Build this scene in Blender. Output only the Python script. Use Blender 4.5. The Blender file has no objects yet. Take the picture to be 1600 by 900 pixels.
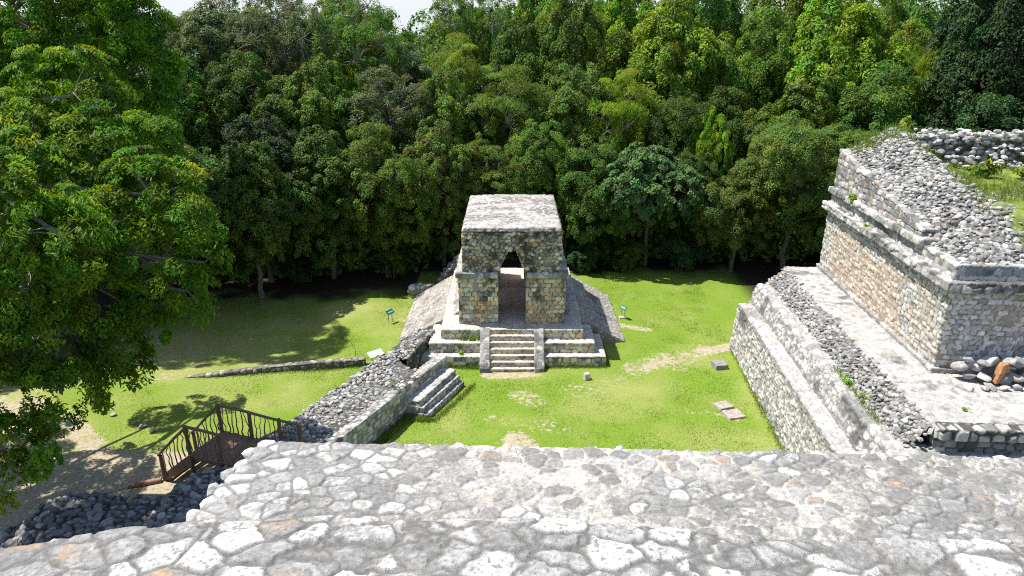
import bpy, math
import numpy as np

# ------------------------------------------------------------------ camera, sky, sun, exposure
S = bpy.context.scene
COL = S.collection
R = math.radians
cam_d = bpy.data.cameras.new('camera')
cam_d.sensor_width = 36.0
cam_d.lens = 24.75
cam_d.clip_start = 0.05
cam_d.clip_end = 5000
cam = bpy.data.objects.new('camera', cam_d)
COL.objects.link(cam)
cam.location = (0, 0, 15.0)
cam.rotation_euler = (R(90 - 20.2), 0, 0)
S.camera = cam

SUN = np.array((-0.42, 0.135, 0.90)); SUN /= np.linalg.norm(SUN)
sun_el = math.asin(SUN[2]); sun_az = math.atan2(SUN[0], SUN[1])
W = bpy.data.worlds.new('World'); S.world = W; W.use_nodes = True
wn = W.node_tree.nodes; wl = W.node_tree.links
sky = wn.new('ShaderNodeTexSky'); sky.sky_type = 'NISHITA'; sky.sun_disc = False
sky.sun_elevation = sun_el; sky.sun_rotation = sun_az
sky.air_density = 1.0; sky.dust_density = 0.8; sky.ozone_density = 1.0
# thin white cloud low over the horizon, drawn by direction
tcw = wn.new('ShaderNodeTexCoord'); nsw = wn.new('ShaderNodeTexNoise'); nsw.inputs['Scale'].default_value = 3.5; nsw.inputs['Detail'].default_value = 6
mpw = wn.new('ShaderNodeMapping'); mpw.inputs['Scale'].default_value = (1, 1, 4)
wl.new(tcw.outputs['Generated'], mpw.inputs[0]); wl.new(mpw.outputs[0], nsw.inputs['Vector'])
sxw = wn.new('ShaderNodeSeparateXYZ'); wl.new(tcw.outputs['Generated'], sxw.inputs[0])
elw = wn.new('ShaderNodeMapRange'); elw.inputs[1].default_value = .02; elw.inputs[2].default_value = .45; elw.inputs[3].default_value = .95; elw.inputs[4].default_value = 0
wl.new(sxw.outputs['Z'], elw.inputs[0])
clw = wn.new('ShaderNodeMapRange'); clw.inputs[1].default_value = .35; clw.inputs[2].default_value = .65; clw.inputs[3].default_value = .72; clw.inputs[4].default_value = 1.0
wl.new(nsw.outputs[0], clw.inputs[0])
mlw = wn.new('ShaderNodeMath'); mlw.operation = 'MULTIPLY'; wl.new(elw.outputs[0], mlw.inputs[0]); wl.new(clw.outputs[0], mlw.inputs[1])
mxw = wn.new('ShaderNodeMix'); mxw.data_type = 'RGBA'; wl.new(mlw.outputs[0], mxw.inputs[0]); wl.new(sky.outputs[0], mxw.inputs[6])
mxw.inputs[7].default_value = (5.0, 5.4, 5.9, 1)
wl.new(mxw.outputs[2], wn['Background'].inputs[0])
wn['Background'].inputs[1].default_value = 0.115
sd = bpy.data.lights.new('sun', 'SUN'); sd.energy = 4.9; sd.angle = R(0.53); sd.color = (1.0, 0.955, 0.88)
so = bpy.data.objects.new('sun', sd); COL.objects.link(so)
so.rotation_euler = (math.pi / 2 - sun_el, 0, math.pi - sun_az)
so.location = (-30, 12, 80)
S.view_settings.view_transform = 'Standard'
S.view_settings.look = 'None'
S.view_settings.exposure = 0.6
S.view_settings.gamma = 1.0
S.view_settings.use_curve_mapping = False
S.cycles.pixel_filter_type = 'BLACKMAN_HARRIS'
S.cycles.filter_width = 1.05
S.cycles.max_bounces = 7
S.cycles.diffuse_bounces = 4
S.cycles.transmission_bounces = 3
S.cycles.use_denoising = False
S.cycles.sample_clamp_indirect = 2.5

# ------------------------------------------------------------------ numeric helpers
def nrm(a):
    return a / np.maximum(np.linalg.norm(a, axis=-1, keepdims=True), 1e-9)

def sstep(a, b, x):
    t = np.clip((x - a) / (b - a), 0, 1)
    return t * t * (3 - 2 * t)

def h3(x, y, z, s):
    h = (x.astype(np.uint32) * np.uint32(374761393) + y.astype(np.uint32) * np.uint32(668265263)
         + z.astype(np.uint32) * np.uint32(2147483647) + np.uint32((s * 974711 + 12345) & 0xffffffff))
    h = (h ^ (h >> np.uint32(13))) * np.uint32(1274126177)
    h = (h ^ (h >> np.uint32(15))) * np.uint32(2246822519)
    h = h ^ (h >> np.uint32(16))
    return h.astype(np.float64) / 4294967295.0

def vnoise(P, s=0):
    I = np.floor(P).astype(np.int64); f = P - I; f = f * f * (3 - 2 * f)
    out = 0
    for a in (0, 1):
        wa = f[:, 0] if a else 1 - f[:, 0]
        for b in (0, 1):
            wb = f[:, 1] if b else 1 - f[:, 1]
            for c in (0, 1):
                wc = f[:, 2] if c else 1 - f[:, 2]
                out = out + wa * wb * wc * h3(I[:, 0] + a, I[:, 1] + b, I[:, 2] + c, s)
    return out

def fbm(P, sc, s=0, o=4):
    v = 0; a = .5; tot = 0
    Q = P / sc
    for k in range(o):
        v = v + a * vnoise(Q, s + 17 * k); tot += a
        a *= .5; Q = Q * 2.03 + 7.1
    return v / tot

def voronoi(P, s=0, jit=.8, p=2.0, stagger=True, wt=0.0):
    """nearest cell of a jittered 3D lattice: distance to the border of the cell and two random numbers per cell"""
    n = len(P)
    F1 = np.full(n, 9.); F2 = np.full(n, 9.); R1 = np.zeros(n); R2 = np.zeros(n)
    K = np.floor(P[:, 2]).astype(np.int64); J = np.floor(P[:, 1]).astype(np.int64)
    for dk in (-1, 0, 1):
        k = K + dk
        off = (.5 * (k & 1)) if stagger else np.zeros(n)
        I = np.floor(P[:, 0] - off).astype(np.int64)
        for dj in (-1, 0, 1):
            j = J + dj
            for di in (-1, 0, 1):
                i = I + di
                ax = np.abs(P[:, 0] - (i + off + .5 + jit * (h3(i, j, k, s) - .5)))
                ay = np.abs(P[:, 1] - (j + .5 + jit * (h3(i, j, k, s + 1) - .5)))
                az = np.abs(P[:, 2] - (k + .5 + jit * .6 * (h3(i, j, k, s + 2) - .5)))
                if p == 2.0:
                    d = np.sqrt(ax * ax + ay * ay + az * az)
                else:
                    d = (ax ** p + ay ** p + az ** p) ** (1 / p)
                if wt: d = d - wt * h3(i, j, k, s + 5)
                new = d < F1
                F2 = np.where(new, F1, np.minimum(F2, d))
                R1 = np.where(new, h3(i, j, k, s + 3), R1)
                R2 = np.where(new, h3(i, j, k, s + 4), R2)
                F1 = np.where(new, d, F1)
    return F1, F2 - F1, R1, R2

def face_normals_to_verts(V, F):
    a = V[F[:, 0]]; b = V[F[:, 1]]; c = V[F[:, 2]]; d = V[F[:, 3]]
    fn = np.cross(c - a, d - b)
    N = np.zeros_like(V)
    for k in range(4):
        for ax in range(3):
            N[:, ax] += np.bincount(F[:, k], weights=fn[:, ax], minlength=len(V))
    return nrm(N)

def make_mesh(name, V, F, col=None, smooth=True, attrs=None):
    V = np.asarray(V, np.float32); F = np.asarray(F, np.int32)
    m = bpy.data.meshes.new(name)
    k = F.shape[1]
    m.vertices.add(len(V)); m.vertices.foreach_set('co', V.ravel())
    m.loops.add(F.size); m.loops.foreach_set('vertex_index', F.ravel())
    m.polygons.add(len(F))
    m.polygons.foreach_set('loop_start', np.arange(0, F.size, k, dtype=np.int32))
    m.polygons.foreach_set('use_smooth', np.full(len(F), smooth, dtype=bool))
    if col is not None:
        ca = m.attributes.new('Col', 'FLOAT_COLOR', 'POINT')
        c4 = np.ones((len(V), 4), np.float32); c4[:, :3] = np.clip(col, 0, 4)
        ca.data.foreach_set('color', c4.ravel())
    for an, av in (attrs or {}).items():
        at = m.attributes.new(an, 'FLOAT', 'POINT'); at.data.foreach_set('value', np.asarray(av, np.float32))
    m.update(calc_edges=True)
    return m

class Shell:
    """faces of hexahedra subdivided into a fine grid and welded into one skin"""
    def __init__(s): s.V = []; s.F = []; s.n = 0
    def patch(s, A, B, C, D, nu, nv):
        u = np.linspace(0, 1, nu + 1)[None, :, None]; v = np.linspace(0, 1, nv + 1)[:, None, None]
        P = ((1 - u) * (1 - v) * A + u * (1 - v) * B + u * v * C + (1 - u) * v * D).reshape(-1, 3)
        i = np.arange(nu)[None, :]; j = np.arange(nv)[:, None]
        q = (j * (nu + 1) + i).ravel()
        s.F.append(np.stack([q, q + 1, q + nu + 2, q + nu + 1], 1) + s.n); s.V.append(P); s.n += len(P)
    def hexa(s, c, step=.06, faces='t v0 v1 u0 u1', n=None):
        c = np.array(c, float)
        L = lambda *e: max(1, int(math.ceil(max(np.linalg.norm(c[a] - c[b]) for a, b in e) / step)))
        nu, nv, nw = n if n else (L((0, 1), (3, 2), (4, 5), (7, 6)), L((0, 3), (1, 2), (4, 7), (5, 6)), L((0, 4), (1, 5), (2, 6), (3, 7)))
        for f in faces.split():
            if f == 't': s.patch(c[4], c[5], c[6], c[7], nu, nv)
            if f == 'b': s.patch(c[3], c[2], c[1], c[0], nu, nv)
            if f == 'v0': s.patch(c[0], c[1], c[5], c[4], nu, nw)
            if f == 'v1': s.patch(c[2], c[3], c[7], c[6], nu, nw)
            if f == 'u0': s.patch(c[3], c[0], c[4], c[7], nv, nw)
            if f == 'u1': s.patch(c[1], c[2], c[6], c[5], nv, nw)
        return s
    def get(s):
        V = np.concatenate(s.V); F = np.concatenate(s.F)
        q = np.round(V * 2000).astype(np.int64) + 10 ** 6
        key = (q[:, 0] * 4194304 + q[:, 1]) * 4194304 + q[:, 2]
        _, first, inv = np.unique(key, return_index=True, return_inverse=True)
        return V[first], inv.reshape(-1)[F]

def box8(x0, x1, y0, y1, z0, z1, bat=0.0):
    b = bat
    return [(x0, y0, z0), (x1, y0, z0), (x1, y1, z0), (x0, y1, z0), (x0 + b, y0 + b, z1), (x1 - b, y0 + b, z1), (x1 - b, y1 - b, z1), (x0 + b, y1 - b, z1)]

def prism8(p, z0, z1):
    """four plan points (counter clockwise), heights"""
    z0 = z0 if hasattr(z0, '__len__') else [z0] * 4; z1 = z1 if hasattr(z1, '__len__') else [z1] * 4
    return [(a[0], a[1], z) for a, z in zip(p, z0)] + [(a[0], a[1], z) for a, z in zip(p, z1)]

def grid_sheet(xs, ys, zf):
    X, Y = np.meshgrid(xs, ys); Z = zf(X, Y)
    V = np.stack([X.ravel(), Y.ravel(), Z.ravel()], 1)
    nu = len(xs) - 1; nv = len(ys) - 1
    i = np.arange(nu)[None, :]; j = np.arange(nv)[:, None]; q = (j * (nu + 1) + i).ravel()
    return V, np.stack([q, q + 1, q + nu + 2, q + nu + 1], 1)

# ------------------------------------------------------------------ scene objects
def tag(o, label=None, cat=None, group=None, kind=None):
    if label: o['label'] = label
    if cat: o['category'] = cat
    if group: o['group'] = group
    if kind: o['kind'] = kind
    return o
def thing(name, loc, label, cat, group=None, rz=0):
    o = bpy.data.objects.new(name, None); COL.objects.link(o)
    o.location = loc; o.rotation_euler = (0, 0, rz); o.empty_display_size = .3
    return tag(o, label, cat, group)
def put(name, mesh, mat, parent=None, world=True):
    """mesh coordinates are world coordinates unless world is False"""
    o = bpy.data.objects.new(name, mesh); COL.objects.link(o)
    if mat and not mesh.materials: mesh.materials.append(mat)
    if parent is not None:
        o.parent = parent
        if world:
            root = parent
            while root.parent is not None: root = root.parent
            if root.rotation_euler[2] == 0 and parent.type == 'EMPTY':
                o.location = (-parent.location[0], -parent.location[1], -parent.location[2])
    return o

# ------------------------------------------------------------------ materials
def newmat(name):
    m = bpy.data.materials.new(name); m.use_nodes = True
    nt = m.node_tree; b = nt.nodes['Principled BSDF']
    return m, nt, b, nt.links

def mat_stone(name, fine=60., bump=.35, var=.35, rough=.92):
    m, nt, b, L = newmat(name)
    at = nt.nodes.new('ShaderNodeAttribute'); at.attribute_name = 'Col'
    geo = nt.nodes.new('ShaderNodeNewGeometry')
    n1 = nt.nodes.new('ShaderNodeTexNoise'); n1.inputs['Scale'].default_value = fine; n1.inputs['Detail'].default_value = 5; n1.inputs['Roughness'].default_value = .65
    n2 = nt.nodes.new('ShaderNodeTexNoise'); n2.inputs['Scale'].default_value = fine * .22; n2.inputs['Detail'].default_value = 4
    L.new(geo.outputs['Position'], n1.inputs['Vector']); L.new(geo.outputs['Position'], n2.inputs['Vector'])
    mr = nt.nodes.new('ShaderNodeMapRange'); mr.inputs[1].default_value = .25; mr.inputs[2].default_value = .75
    mr.inputs[3].default_value = 1 - var; mr.inputs[4].default_value = 1 + var
    L.new(n1.outputs[0], mr.inputs[0])
    mr2 = nt.nodes.new('ShaderNodeMapRange'); mr2.inputs[1].default_value = .3; mr2.inputs[2].default_value = .7
    mr2.inputs[3].default_value = 1 - var * .7; mr2.inputs[4].default_value = 1 + var * .7
    L.new(n2.outputs[0], mr2.inputs[0])
    mu = nt.nodes.new('ShaderNodeMath'); mu.operation = 'MULTIPLY'
    L.new(mr.outputs[0], mu.inputs[0]); L.new(mr2.outputs[0], mu.inputs[1])
    vm = nt.nodes.new('ShaderNodeVectorMath'); vm.operation = 'SCALE'
    L.new(at.outputs['Color'], vm.inputs[0]); L.new(mu.outputs[0], vm.inputs['Scale'])
    L.new(vm.outputs[0], b.inputs['Base Color'])
    b.inputs['Roughness'].default_value = rough
    b.inputs['Specular IOR Level'].default_value = .2
    bp = nt.nodes.new('ShaderNodeBump'); bp.inputs['Strength'].default_value = bump; bp.inputs['Distance'].default_value = .02
    L.new(n1.outputs[0], bp.inputs['Height']); L.new(bp.outputs[0], b.inputs['Normal'])
    return m

def mat_plain(name, col, rough=.7, var=.2, scale=12., spec=.3, bump=.2):
    m, nt, b, L = newmat(name)
    tc = nt.nodes.new('ShaderNodeTexCoord')
    n1 = nt.nodes.new('ShaderNodeTexNoise'); n1.inputs['Scale'].default_value = scale; n1.inputs['Detail'].default_value = 5
    L.new(tc.outputs['Object'], n1.inputs['Vector'])
    cr = nt.nodes.new('ShaderNodeValToRGB')
    cr.color_ramp.elements[0].position = .3; cr.color_ramp.elements[1].position = .7
    cr.color_ramp.elements[0].color = (*[c * (1 - var) for c in col], 1); cr.color_ramp.elements[1].color = (*[min(1, c * (1 + var)) for c in col], 1)
    L.new(n1.outputs[0], cr.inputs[0]); L.new(cr.outputs[0], b.inputs['Base Color'])
    b.inputs['Roughness'].default_value = rough; b.inputs['Specular IOR Level'].default_value = spec
    bp = nt.nodes.new('ShaderNodeBump'); bp.inputs['Strength'].default_value = bump; bp.inputs['Distance'].default_value = .01
    L.new(n1.outputs[0], bp.inputs['Height']); L.new(bp.outputs[0], b.inputs['Normal'])
    return m

def mat_wood(name, col):
    m, nt, b, L = newmat(name)
    tc = nt.nodes.new('ShaderNodeTexCoord'); mp = nt.nodes.new('ShaderNodeMapping'); mp.inputs['Scale'].default_value = (30, 30, 3)
    L.new(tc.outputs['Object'], mp.inputs[0])
    n1 = nt.nodes.new('ShaderNodeTexNoise'); n1.inputs['Scale'].default_value = 1.5; n1.inputs['Detail'].default_value = 6
    L.new(mp.outputs[0], n1.inputs['Vector'])
    cr = nt.nodes.new('ShaderNodeValToRGB'); cr.color_ramp.elements[0].position = .3; cr.color_ramp.elements[1].position = .75
    cr.color_ramp.elements[0].color = (*[c * .5 for c in col], 1); cr.color_ramp.elements[1].color = (*[c * 1.4 for c in col], 1)
    L.new(n1.outputs[0], cr.inputs[0]); L.new(cr.outputs[0], b.inputs['Base Color']); b.inputs['Roughness'].default_value = .75
    bp = nt.nodes.new('ShaderNodeBump'); bp.inputs['Strength'].default_value = .4; bp.inputs['Distance'].default_value = .01
    L.new(n1.outputs[0], bp.inputs['Height']); L.new(bp.outputs[0], b.inputs['Normal'])
    return m

def mat_leaf(name, col, trans=.3, hue=.012, rough=.55, spec=.25):
    m, nt, b, L = newmat(name)
    at = nt.nodes.new('ShaderNodeAttribute'); at.attribute_name = 'Col'
    oi = nt.nodes.new('ShaderNodeObjectInfo')
    base = nt.nodes.new('ShaderNodeRGB'); base.outputs[0].default_value = (*col, 1)
    mx = nt.nodes.new('ShaderNodeMix'); mx.data_type = 'RGBA'; mx.blend_type = 'MULTIPLY'; mx.inputs[0].default_value = 1
    L.new(base.outputs[0], mx.inputs[6]); L.new(at.outputs['Color'], mx.inputs[7])
    hs = nt.nodes.new('ShaderNodeHueSaturation')
    mr = nt.nodes.new('ShaderNodeMapRange'); mr.inputs[3].default_value = .5 - hue; mr.inputs[4].default_value = .5 + hue
    mv = nt.nodes.new('ShaderNodeMapRange'); mv.inputs[3].default_value = .8; mv.inputs[4].default_value = 1.2
    L.new(oi.outputs['Random'], mr.inputs[0]); L.new(oi.outputs['Random'], mv.inputs[0])
    L.new(mr.outputs[0], hs.inputs['Hue']); L.new(mv.outputs[0], hs.inputs['Value']); L.new(mx.outputs[2], hs.inputs['Color'])
    L.new(hs.outputs[0], b.inputs['Base Color']); b.inputs['Roughness'].default_value = rough; b.inputs['Specular IOR Level'].default_value = spec
    tr = nt.nodes.new('ShaderNodeBsdfTranslucent')
    hs2 = nt.nodes.new('ShaderNodeHueSaturation'); hs2.inputs['Hue'].default_value = .492; hs2.inputs['Saturation'].default_value = 1.1; hs2.inputs['Value'].default_value = 1.5
    L.new(hs.outputs[0], hs2.inputs['Color']); L.new(hs2.outputs[0], tr.inputs['Color'])
    ms = nt.nodes.new('ShaderNodeMixShader'); ms.inputs[0].default_value = trans
    L.new(b.outputs[0], ms.inputs[1]); L.new(tr.outputs[0], ms.inputs[2])
    L.new(ms.outputs[0], nt.nodes['Material Output'].inputs['Surface'])
    return m

M_stone = mat_stone('limestone')
M_stone_near = mat_stone('limestone_close', fine=110., bump=.7, var=.28)
M_rubble = mat_stone('rubble_stone', fine=40., bump=.4, var=.3)

# ------------------------------------------------------------------ stone work
def rot2(V, a):
    c, s = math.cos(a), math.sin(a)
    W_ = V.copy(); W_[:, 0] = c * V[:, 0] + s * V[:, 1]; W_[:, 1] = -s * V[:, 0] + c * V[:, 1]
    return W_

def pick(pal, r):
    """pal: list of (weight, rgb)"""
    w = np.cumsum([p[0] for p in pal]); w = w / w[-1]
    cols = np.array([p[1] for p in pal])
    i = np.searchsorted(w, np.clip(r, 0, .99999))
    return cols[i]

PAL_WHITE = [(3, (.50, .48, .45)), (3, (.40, .385, .36)), (3, (.31, .30, .285)), (2, (.23, .225, .215)), (.5, (.42, .33, .24))]
PAL_GREY = [(2, (.38, .37, .355)), (4, (.28, .275, .265)), (4, (.20, .197, .19)), (2, (.13, .13, .128)), (.15, (.36, .22, .13))]
PAL_WARM = [(3, (.63, .58, .46)), (3, (.64, .57, .42)), (1.6, (.60, .44, .28)), (2.4, (.53, .51, .455)), (.8, (.34, .33, .31))]
PAL_TAN = [(3, (.54, .46, .37)), (3, (.52, .42, .32)), (2, (.58, .53, .46)), (1, (.48, .35, .25)), (1, (.42, .37, .31))]

def masonry(V, F, pal=PAL_WHITE, scale=(.3, .3, .2), ang=0., jit=.7, p=2., amp=.05, mort=.15, dome=.3, mortar=(.26, .255, .24),
            seed=0, stain=.35, stain_sc=1.6, stain_col=(.09, .09, .088), stain_thr=.56, rough=.012, stagger=True, extra=None, N=None, lump=.0, tint=.25, crisp=.25, wt=0.0, rmax=None, warp=.35, crev=0.0):
    if N is None: N = face_normals_to_verts(V, F)
    Q = rot2(V, ang) + (warp * (fbm(V, .5, seed + 40, 2)[:, None] - .5) + (warp - .35) * 1.2 * np.stack([fbm(V, .09, seed + 41 + q, 2) - .5 for q in range(3)], 1) * (warp > .35)) * np.array(scale)
    f1, e, r1, r2 = voronoi(Q / np.array(scale), seed, jit, p, stagger, wt)
    t = sstep(mort * crisp, mort, e)
    if rmax: t = t * (1 - sstep(rmax, rmax + .06, f1))
    d = amp * (t * (.55 + .9 * (r1 - .5)) + dome * np.clip(1 - f1 * 1.5, 0, 1) * t)
    d = d + rough * 2 * (fbm(V, .12, seed + 9, 3) - .5) + lump * 2 * (fbm(V, .9, seed + 19, 3) - .5)
    c = pick(pal, r2) * (1 + tint * (r1[:, None] * 2 - 1))
    c = c * (.8 + .4 * fbm(V, .15, seed + 3, 3)[:, None])
    c = c * t[:, None] + np.array(mortar) * (.75 + .5 * fbm(V, .2, seed + 5, 3)[:, None]) * (1 - t[:, None])
    if crev:
        g_ = crev * (1 - sstep(.0, mort * .45, e + .05 * (fbm(V, .03, seed + 61, 2) - .5)))
        c = c * (1 - g_[:, None]); d = d - g_ * amp * .5
    s = sstep(stain_thr, stain_thr + .14, fbm(V, stain_sc, seed + 21, 5)) * stain * 2
    s = np.clip(s * (.55 + .9 * fbm(V, .12, seed + 23, 3)), 0, .93)[:, None]
    c = c * (1 - s) + np.array(stain_col) * s
    if extra is not None: c = extra(V, N, c, t, r1, r2)
    return V + N * d[:, None], c

def stone_part(name, shell, parent, mat=None, **kw):
    V, F = shell.get()
    V, c = masonry(V, F, **kw)
    return put(name, make_mesh(name, V, F, c), mat or M_stone, parent)

# ------------------------------------------------------------------ ground
def axis(core0, core1, step, far, grow=1.25):
    a = list(np.arange(core0, core1 + 1e-6, step))
    d = step; x = core1
    while x < far: d *= grow; x += d; a.append(x)
    d = step; x = core0; pre = []
    while x > -far: d *= grow; x -= d; pre.append(x)
    return np.array(pre[::-1] + a)

def seg_d(X, Y, a, b):
    ax, ay = a; bx, by = b; dx, dy = bx - ax, by - ay
    t = np.clip(((X - ax) * dx + (Y - ay) * dy) / (dx * dx + dy * dy), 0, 1)
    return np.hypot(X - ax - t * dx, Y - ay - t * dy), t

gx = axis(-24, 14, .13, 900); gy = axis(14, 47, .13, 900)
def ground_z(X, Y):
    P = np.stack([X.ravel(), Y.ravel(), np.zeros(X.size)], 1)
    core = (1 - sstep(26, 40, np.abs(X))) * (1 - sstep(50, 60, Y))
    return ((fbm(P, 3.0, 2, 3) - .5) * .16).reshape(X.shape) * core - .02
V, F = grid_sheet(gx, gy, ground_z)
X, Y = V[:, 0], V[:, 1]
P0 = np.stack([X, Y, 0 * X], 1)
nz = fbm(P0, 1.4, 5, 4); nz2 = fbm(P0, .5, 8, 3); nz3 = fbm(P0, 4.5, 11, 3)
dirt = np.zeros(len(V))
def worn(a, b, w, k=1.0):
    global dirt
    d, t = seg_d(X, Y, a, b)
    dirt = np.maximum(dirt, k * (1 - sstep(w * .3, w, d + (nz - .5) * w * 1.3)))
worn((11.3, 32.4), (9.6, 31.9), .7, .85); worn((9.6, 31.9), (6.2, 29.8), 1.5, .54); worn((6.2, 29.6), (3.2, 27.6), 1.5, .30)
worn((5.6, 35.0), (7.2, 34.4), .45, .6); worn((-1.0, 29.2), (1.3, 29.2), .5, .85); worn((.4, 27.2), (1.0, 26.8), .7, .5)
worn((.2, 23.6), (.6, 22.5), .9, .75); worn((-.8, 25.2), (1.8, 24.6), .8, .35); worn((-4.5, 36.6), (-6.0, 35.9), .6, .45)
worn((7.6, 26.0), (9.4, 25.4), .5, .3)
# dirt path on the left, running past the foot of the stairs
pth = np.zeros(len(V))
for a, b, w in (((-12.6, 21.3), (-16.5, 21.0), 2.6), ((-16.5, 21.0), (-22, 24.5), 3.2), ((-14.5, 20), (-19, 15), 2.6), ((-22, 24.5), (-30, 32), 2.2)):
    d, t = seg_d(X, Y, a, b)
    pth = np.maximum(pth, 1 - sstep(w * .45, w, d + (nz - .5) * 2.2))
dirt = np.maximum(dirt, pth * (.55 + .9 * nz2))
dirt = np.maximum(dirt, .34 * sstep(.50, .66, nz3) * sstep(-9, -14, X))
dirt = np.clip(dirt * (.55 + .95 * nz2), 0, 1)
edge = np.where(X < -6, 38.4 + (X + 6) * .02, np.where(X < 6, 42.5, 43.0)) + (nz - .5) * 3.5
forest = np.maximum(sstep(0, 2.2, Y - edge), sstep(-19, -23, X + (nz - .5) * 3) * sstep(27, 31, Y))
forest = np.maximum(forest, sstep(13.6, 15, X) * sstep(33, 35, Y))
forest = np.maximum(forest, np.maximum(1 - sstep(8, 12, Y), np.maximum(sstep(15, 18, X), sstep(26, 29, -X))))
yellow = np.clip(sstep(.42, .68, nz3) * .55 + 1.2 * (nz - .49) + .35 * sstep(-7, -11, X), 0, 1)
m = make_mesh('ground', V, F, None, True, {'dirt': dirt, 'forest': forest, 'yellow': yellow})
mg, nt, b, L = newmat('lawn_and_dirt')
def attr(n):
    a = nt.nodes.new('ShaderNodeAttribute'); a.attribute_name = n; return a.outputs['Fac']
geo = nt.nodes.new('ShaderNodeNewGeometry')
def noise(sc, det=5, rgh=.6):
    n = nt.nodes.new('ShaderNodeTexNoise'); n.inputs['Scale'].default_value = sc; n.inputs['Detail'].default_value = det; n.inputs['Roughness'].default_value = rgh
    L.new(geo.outputs['Position'], n.inputs['Vector']); return n.outputs[0]
def ramp(src, stops):
    r = nt.nodes.new('ShaderNodeValToRGB'); e = r.color_ramp.elements
    while len(e) < len(stops): e.new(.5)
    for q, (pos, c) in zip(e, stops): q.position = pos; q.color = (*c, 1)
    L.new(src, r.inputs[0]); return r.outputs[0]
def mix(fac, A, B):
    x = nt.nodes.new('ShaderNodeMix'); x.data_type = 'RGBA'
    if isinstance(fac, float): x.inputs[0].default_value = fac
    else: L.new(fac, x.inputs[0])
    L.new(A, x.inputs[6]); L.new(B, x.inputs[7]); return x.outputs[2]
nf = noise(14, 6, .75); nm = noise(2.2, 5)
g1 = ramp(nf, [(.28, (.09, .155, .018)), (.5, (.160, .25, .028)), (.75, (.24, .335, .055))])
g2 = ramp(nf, [(.28, (.19, .205, .055)), (.5, (.30, .315, .10)), (.75, (.42, .41, .19))])
grass = mix(attr('yellow'), g1, g2)
dr = ramp(noise(7, 6, .7), [(.3, (.25, .20, .13)), (.5, (.39, .335, .235)), (.72, (.50, .445, .34))])
dm = nt.nodes.new('ShaderNodeMath'); dm.operation = 'ADD'
nn = nt.nodes.new('ShaderNodeMath'); nn.operation = 'MULTIPLY_ADD'; nn.inputs[1].default_value = 2.6; nn.inputs[2].default_value = -1.38
L.new(noise(4.5, 6, .75), nn.inputs[0]); L.new(attr('dirt'), dm.inputs[0]); L.new(nn.outputs[0], dm.inputs[1])
dmr = nt.nodes.new('ShaderNodeMapRange'); dmr.inputs[1].default_value = .28; dmr.inputs[2].default_value = .52; L.new(dm.outputs[0], dmr.inputs[0])
c = mix(dmr.outputs[0], grass, dr)
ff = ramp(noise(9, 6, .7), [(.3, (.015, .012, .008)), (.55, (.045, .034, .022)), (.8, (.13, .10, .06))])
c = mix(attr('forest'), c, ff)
L.new(c, b.inputs['Base Color']); b.inputs['Roughness'].default_value = .95; b.inputs['Specular IOR Level'].default_value = .1
bp = nt.nodes.new('ShaderNodeBump'); bp.inputs['Strength'].default_value = .6; bp.inputs['Distance'].default_value = .05
L.new(nf, bp.inputs['Height']); L.new(bp.outputs[0], b.inputs['Normal'])
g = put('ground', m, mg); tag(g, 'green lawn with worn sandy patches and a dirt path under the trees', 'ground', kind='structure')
g['kind'] = 'structure'
GD = (gx, gy, dirt.reshape(len(gy), len(gx)), forest.reshape(len(gy), len(gx)), yellow.reshape(len(gy), len(gx)))
def ground_lookup(k, x, y):
    i = np.clip(np.searchsorted(gx, x), 0, len(gx) - 1); j = np.clip(np.searchsorted(gy, y), 0, len(gy) - 1)
    return GD[k][j, i]

# ------------------------------------------------------------------ loose stones
def ico(sub):
    import bmesh
    bm = bmesh.new(); bmesh.ops.create_icosphere(bm, subdivisions=sub, radius=1)
    V = np.array([v.co[:] for v in bm.verts]); F = np.array([[v.index for v in f.verts] for f in bm.faces]); bm.free()
    return V, F
ICO2 = ico(2); ICO3 = ico(3)
def rock_shape(seed, base=ICO2, cuts=13, rough=.05):
    r = np.random.default_rng(seed)
    V, F = base
    n = nrm(r.normal(size=(cuts, 3))); d = r.uniform(.55, .86, cuts)
    dots = V @ n.T
    rad = np.min(np.where(dots > .05, d / np.maximum(dots, .05), 9), 1)
    rad = np.minimum(rad, .98)
    P = V * rad[:, None]
    P = P + V * (rough * 2 * (fbm(V * 1.0 + seed * 3.1, .5, seed, 3) - .5))[:, None]
    return P * np.array((1.0, r.uniform(.7, .95), r.uniform(.42, .75))), F
ROCKS = [rock_shape(100 + k) for k in range(14)]
ROCKS_FINE = [rock_shape(200 + k, ICO3, 12, .06) for k in range(10)]

def rand_rot(r, n, tilt=.5):
    """random turn about z followed by a small tilt"""
    a = r.uniform(0, 2 * np.pi, n); c, s = np.cos(a), np.sin(a)
    M = np.zeros((n, 3, 3)); M[:, 0, 0] = c; M[:, 0, 1] = -s; M[:, 1, 0] = s; M[:, 1, 1] = c; M[:, 2, 2] = 1
    b = r.normal(0, tilt, n); c, s = np.cos(b), np.sin(b)
    T = np.zeros((n, 3, 3)); T[:, 0, 0] = 1; T[:, 1, 1] = c; T[:, 1, 2] = -s; T[:, 2, 1] = s; T[:, 2, 2] = c
    return T @ M

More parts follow.
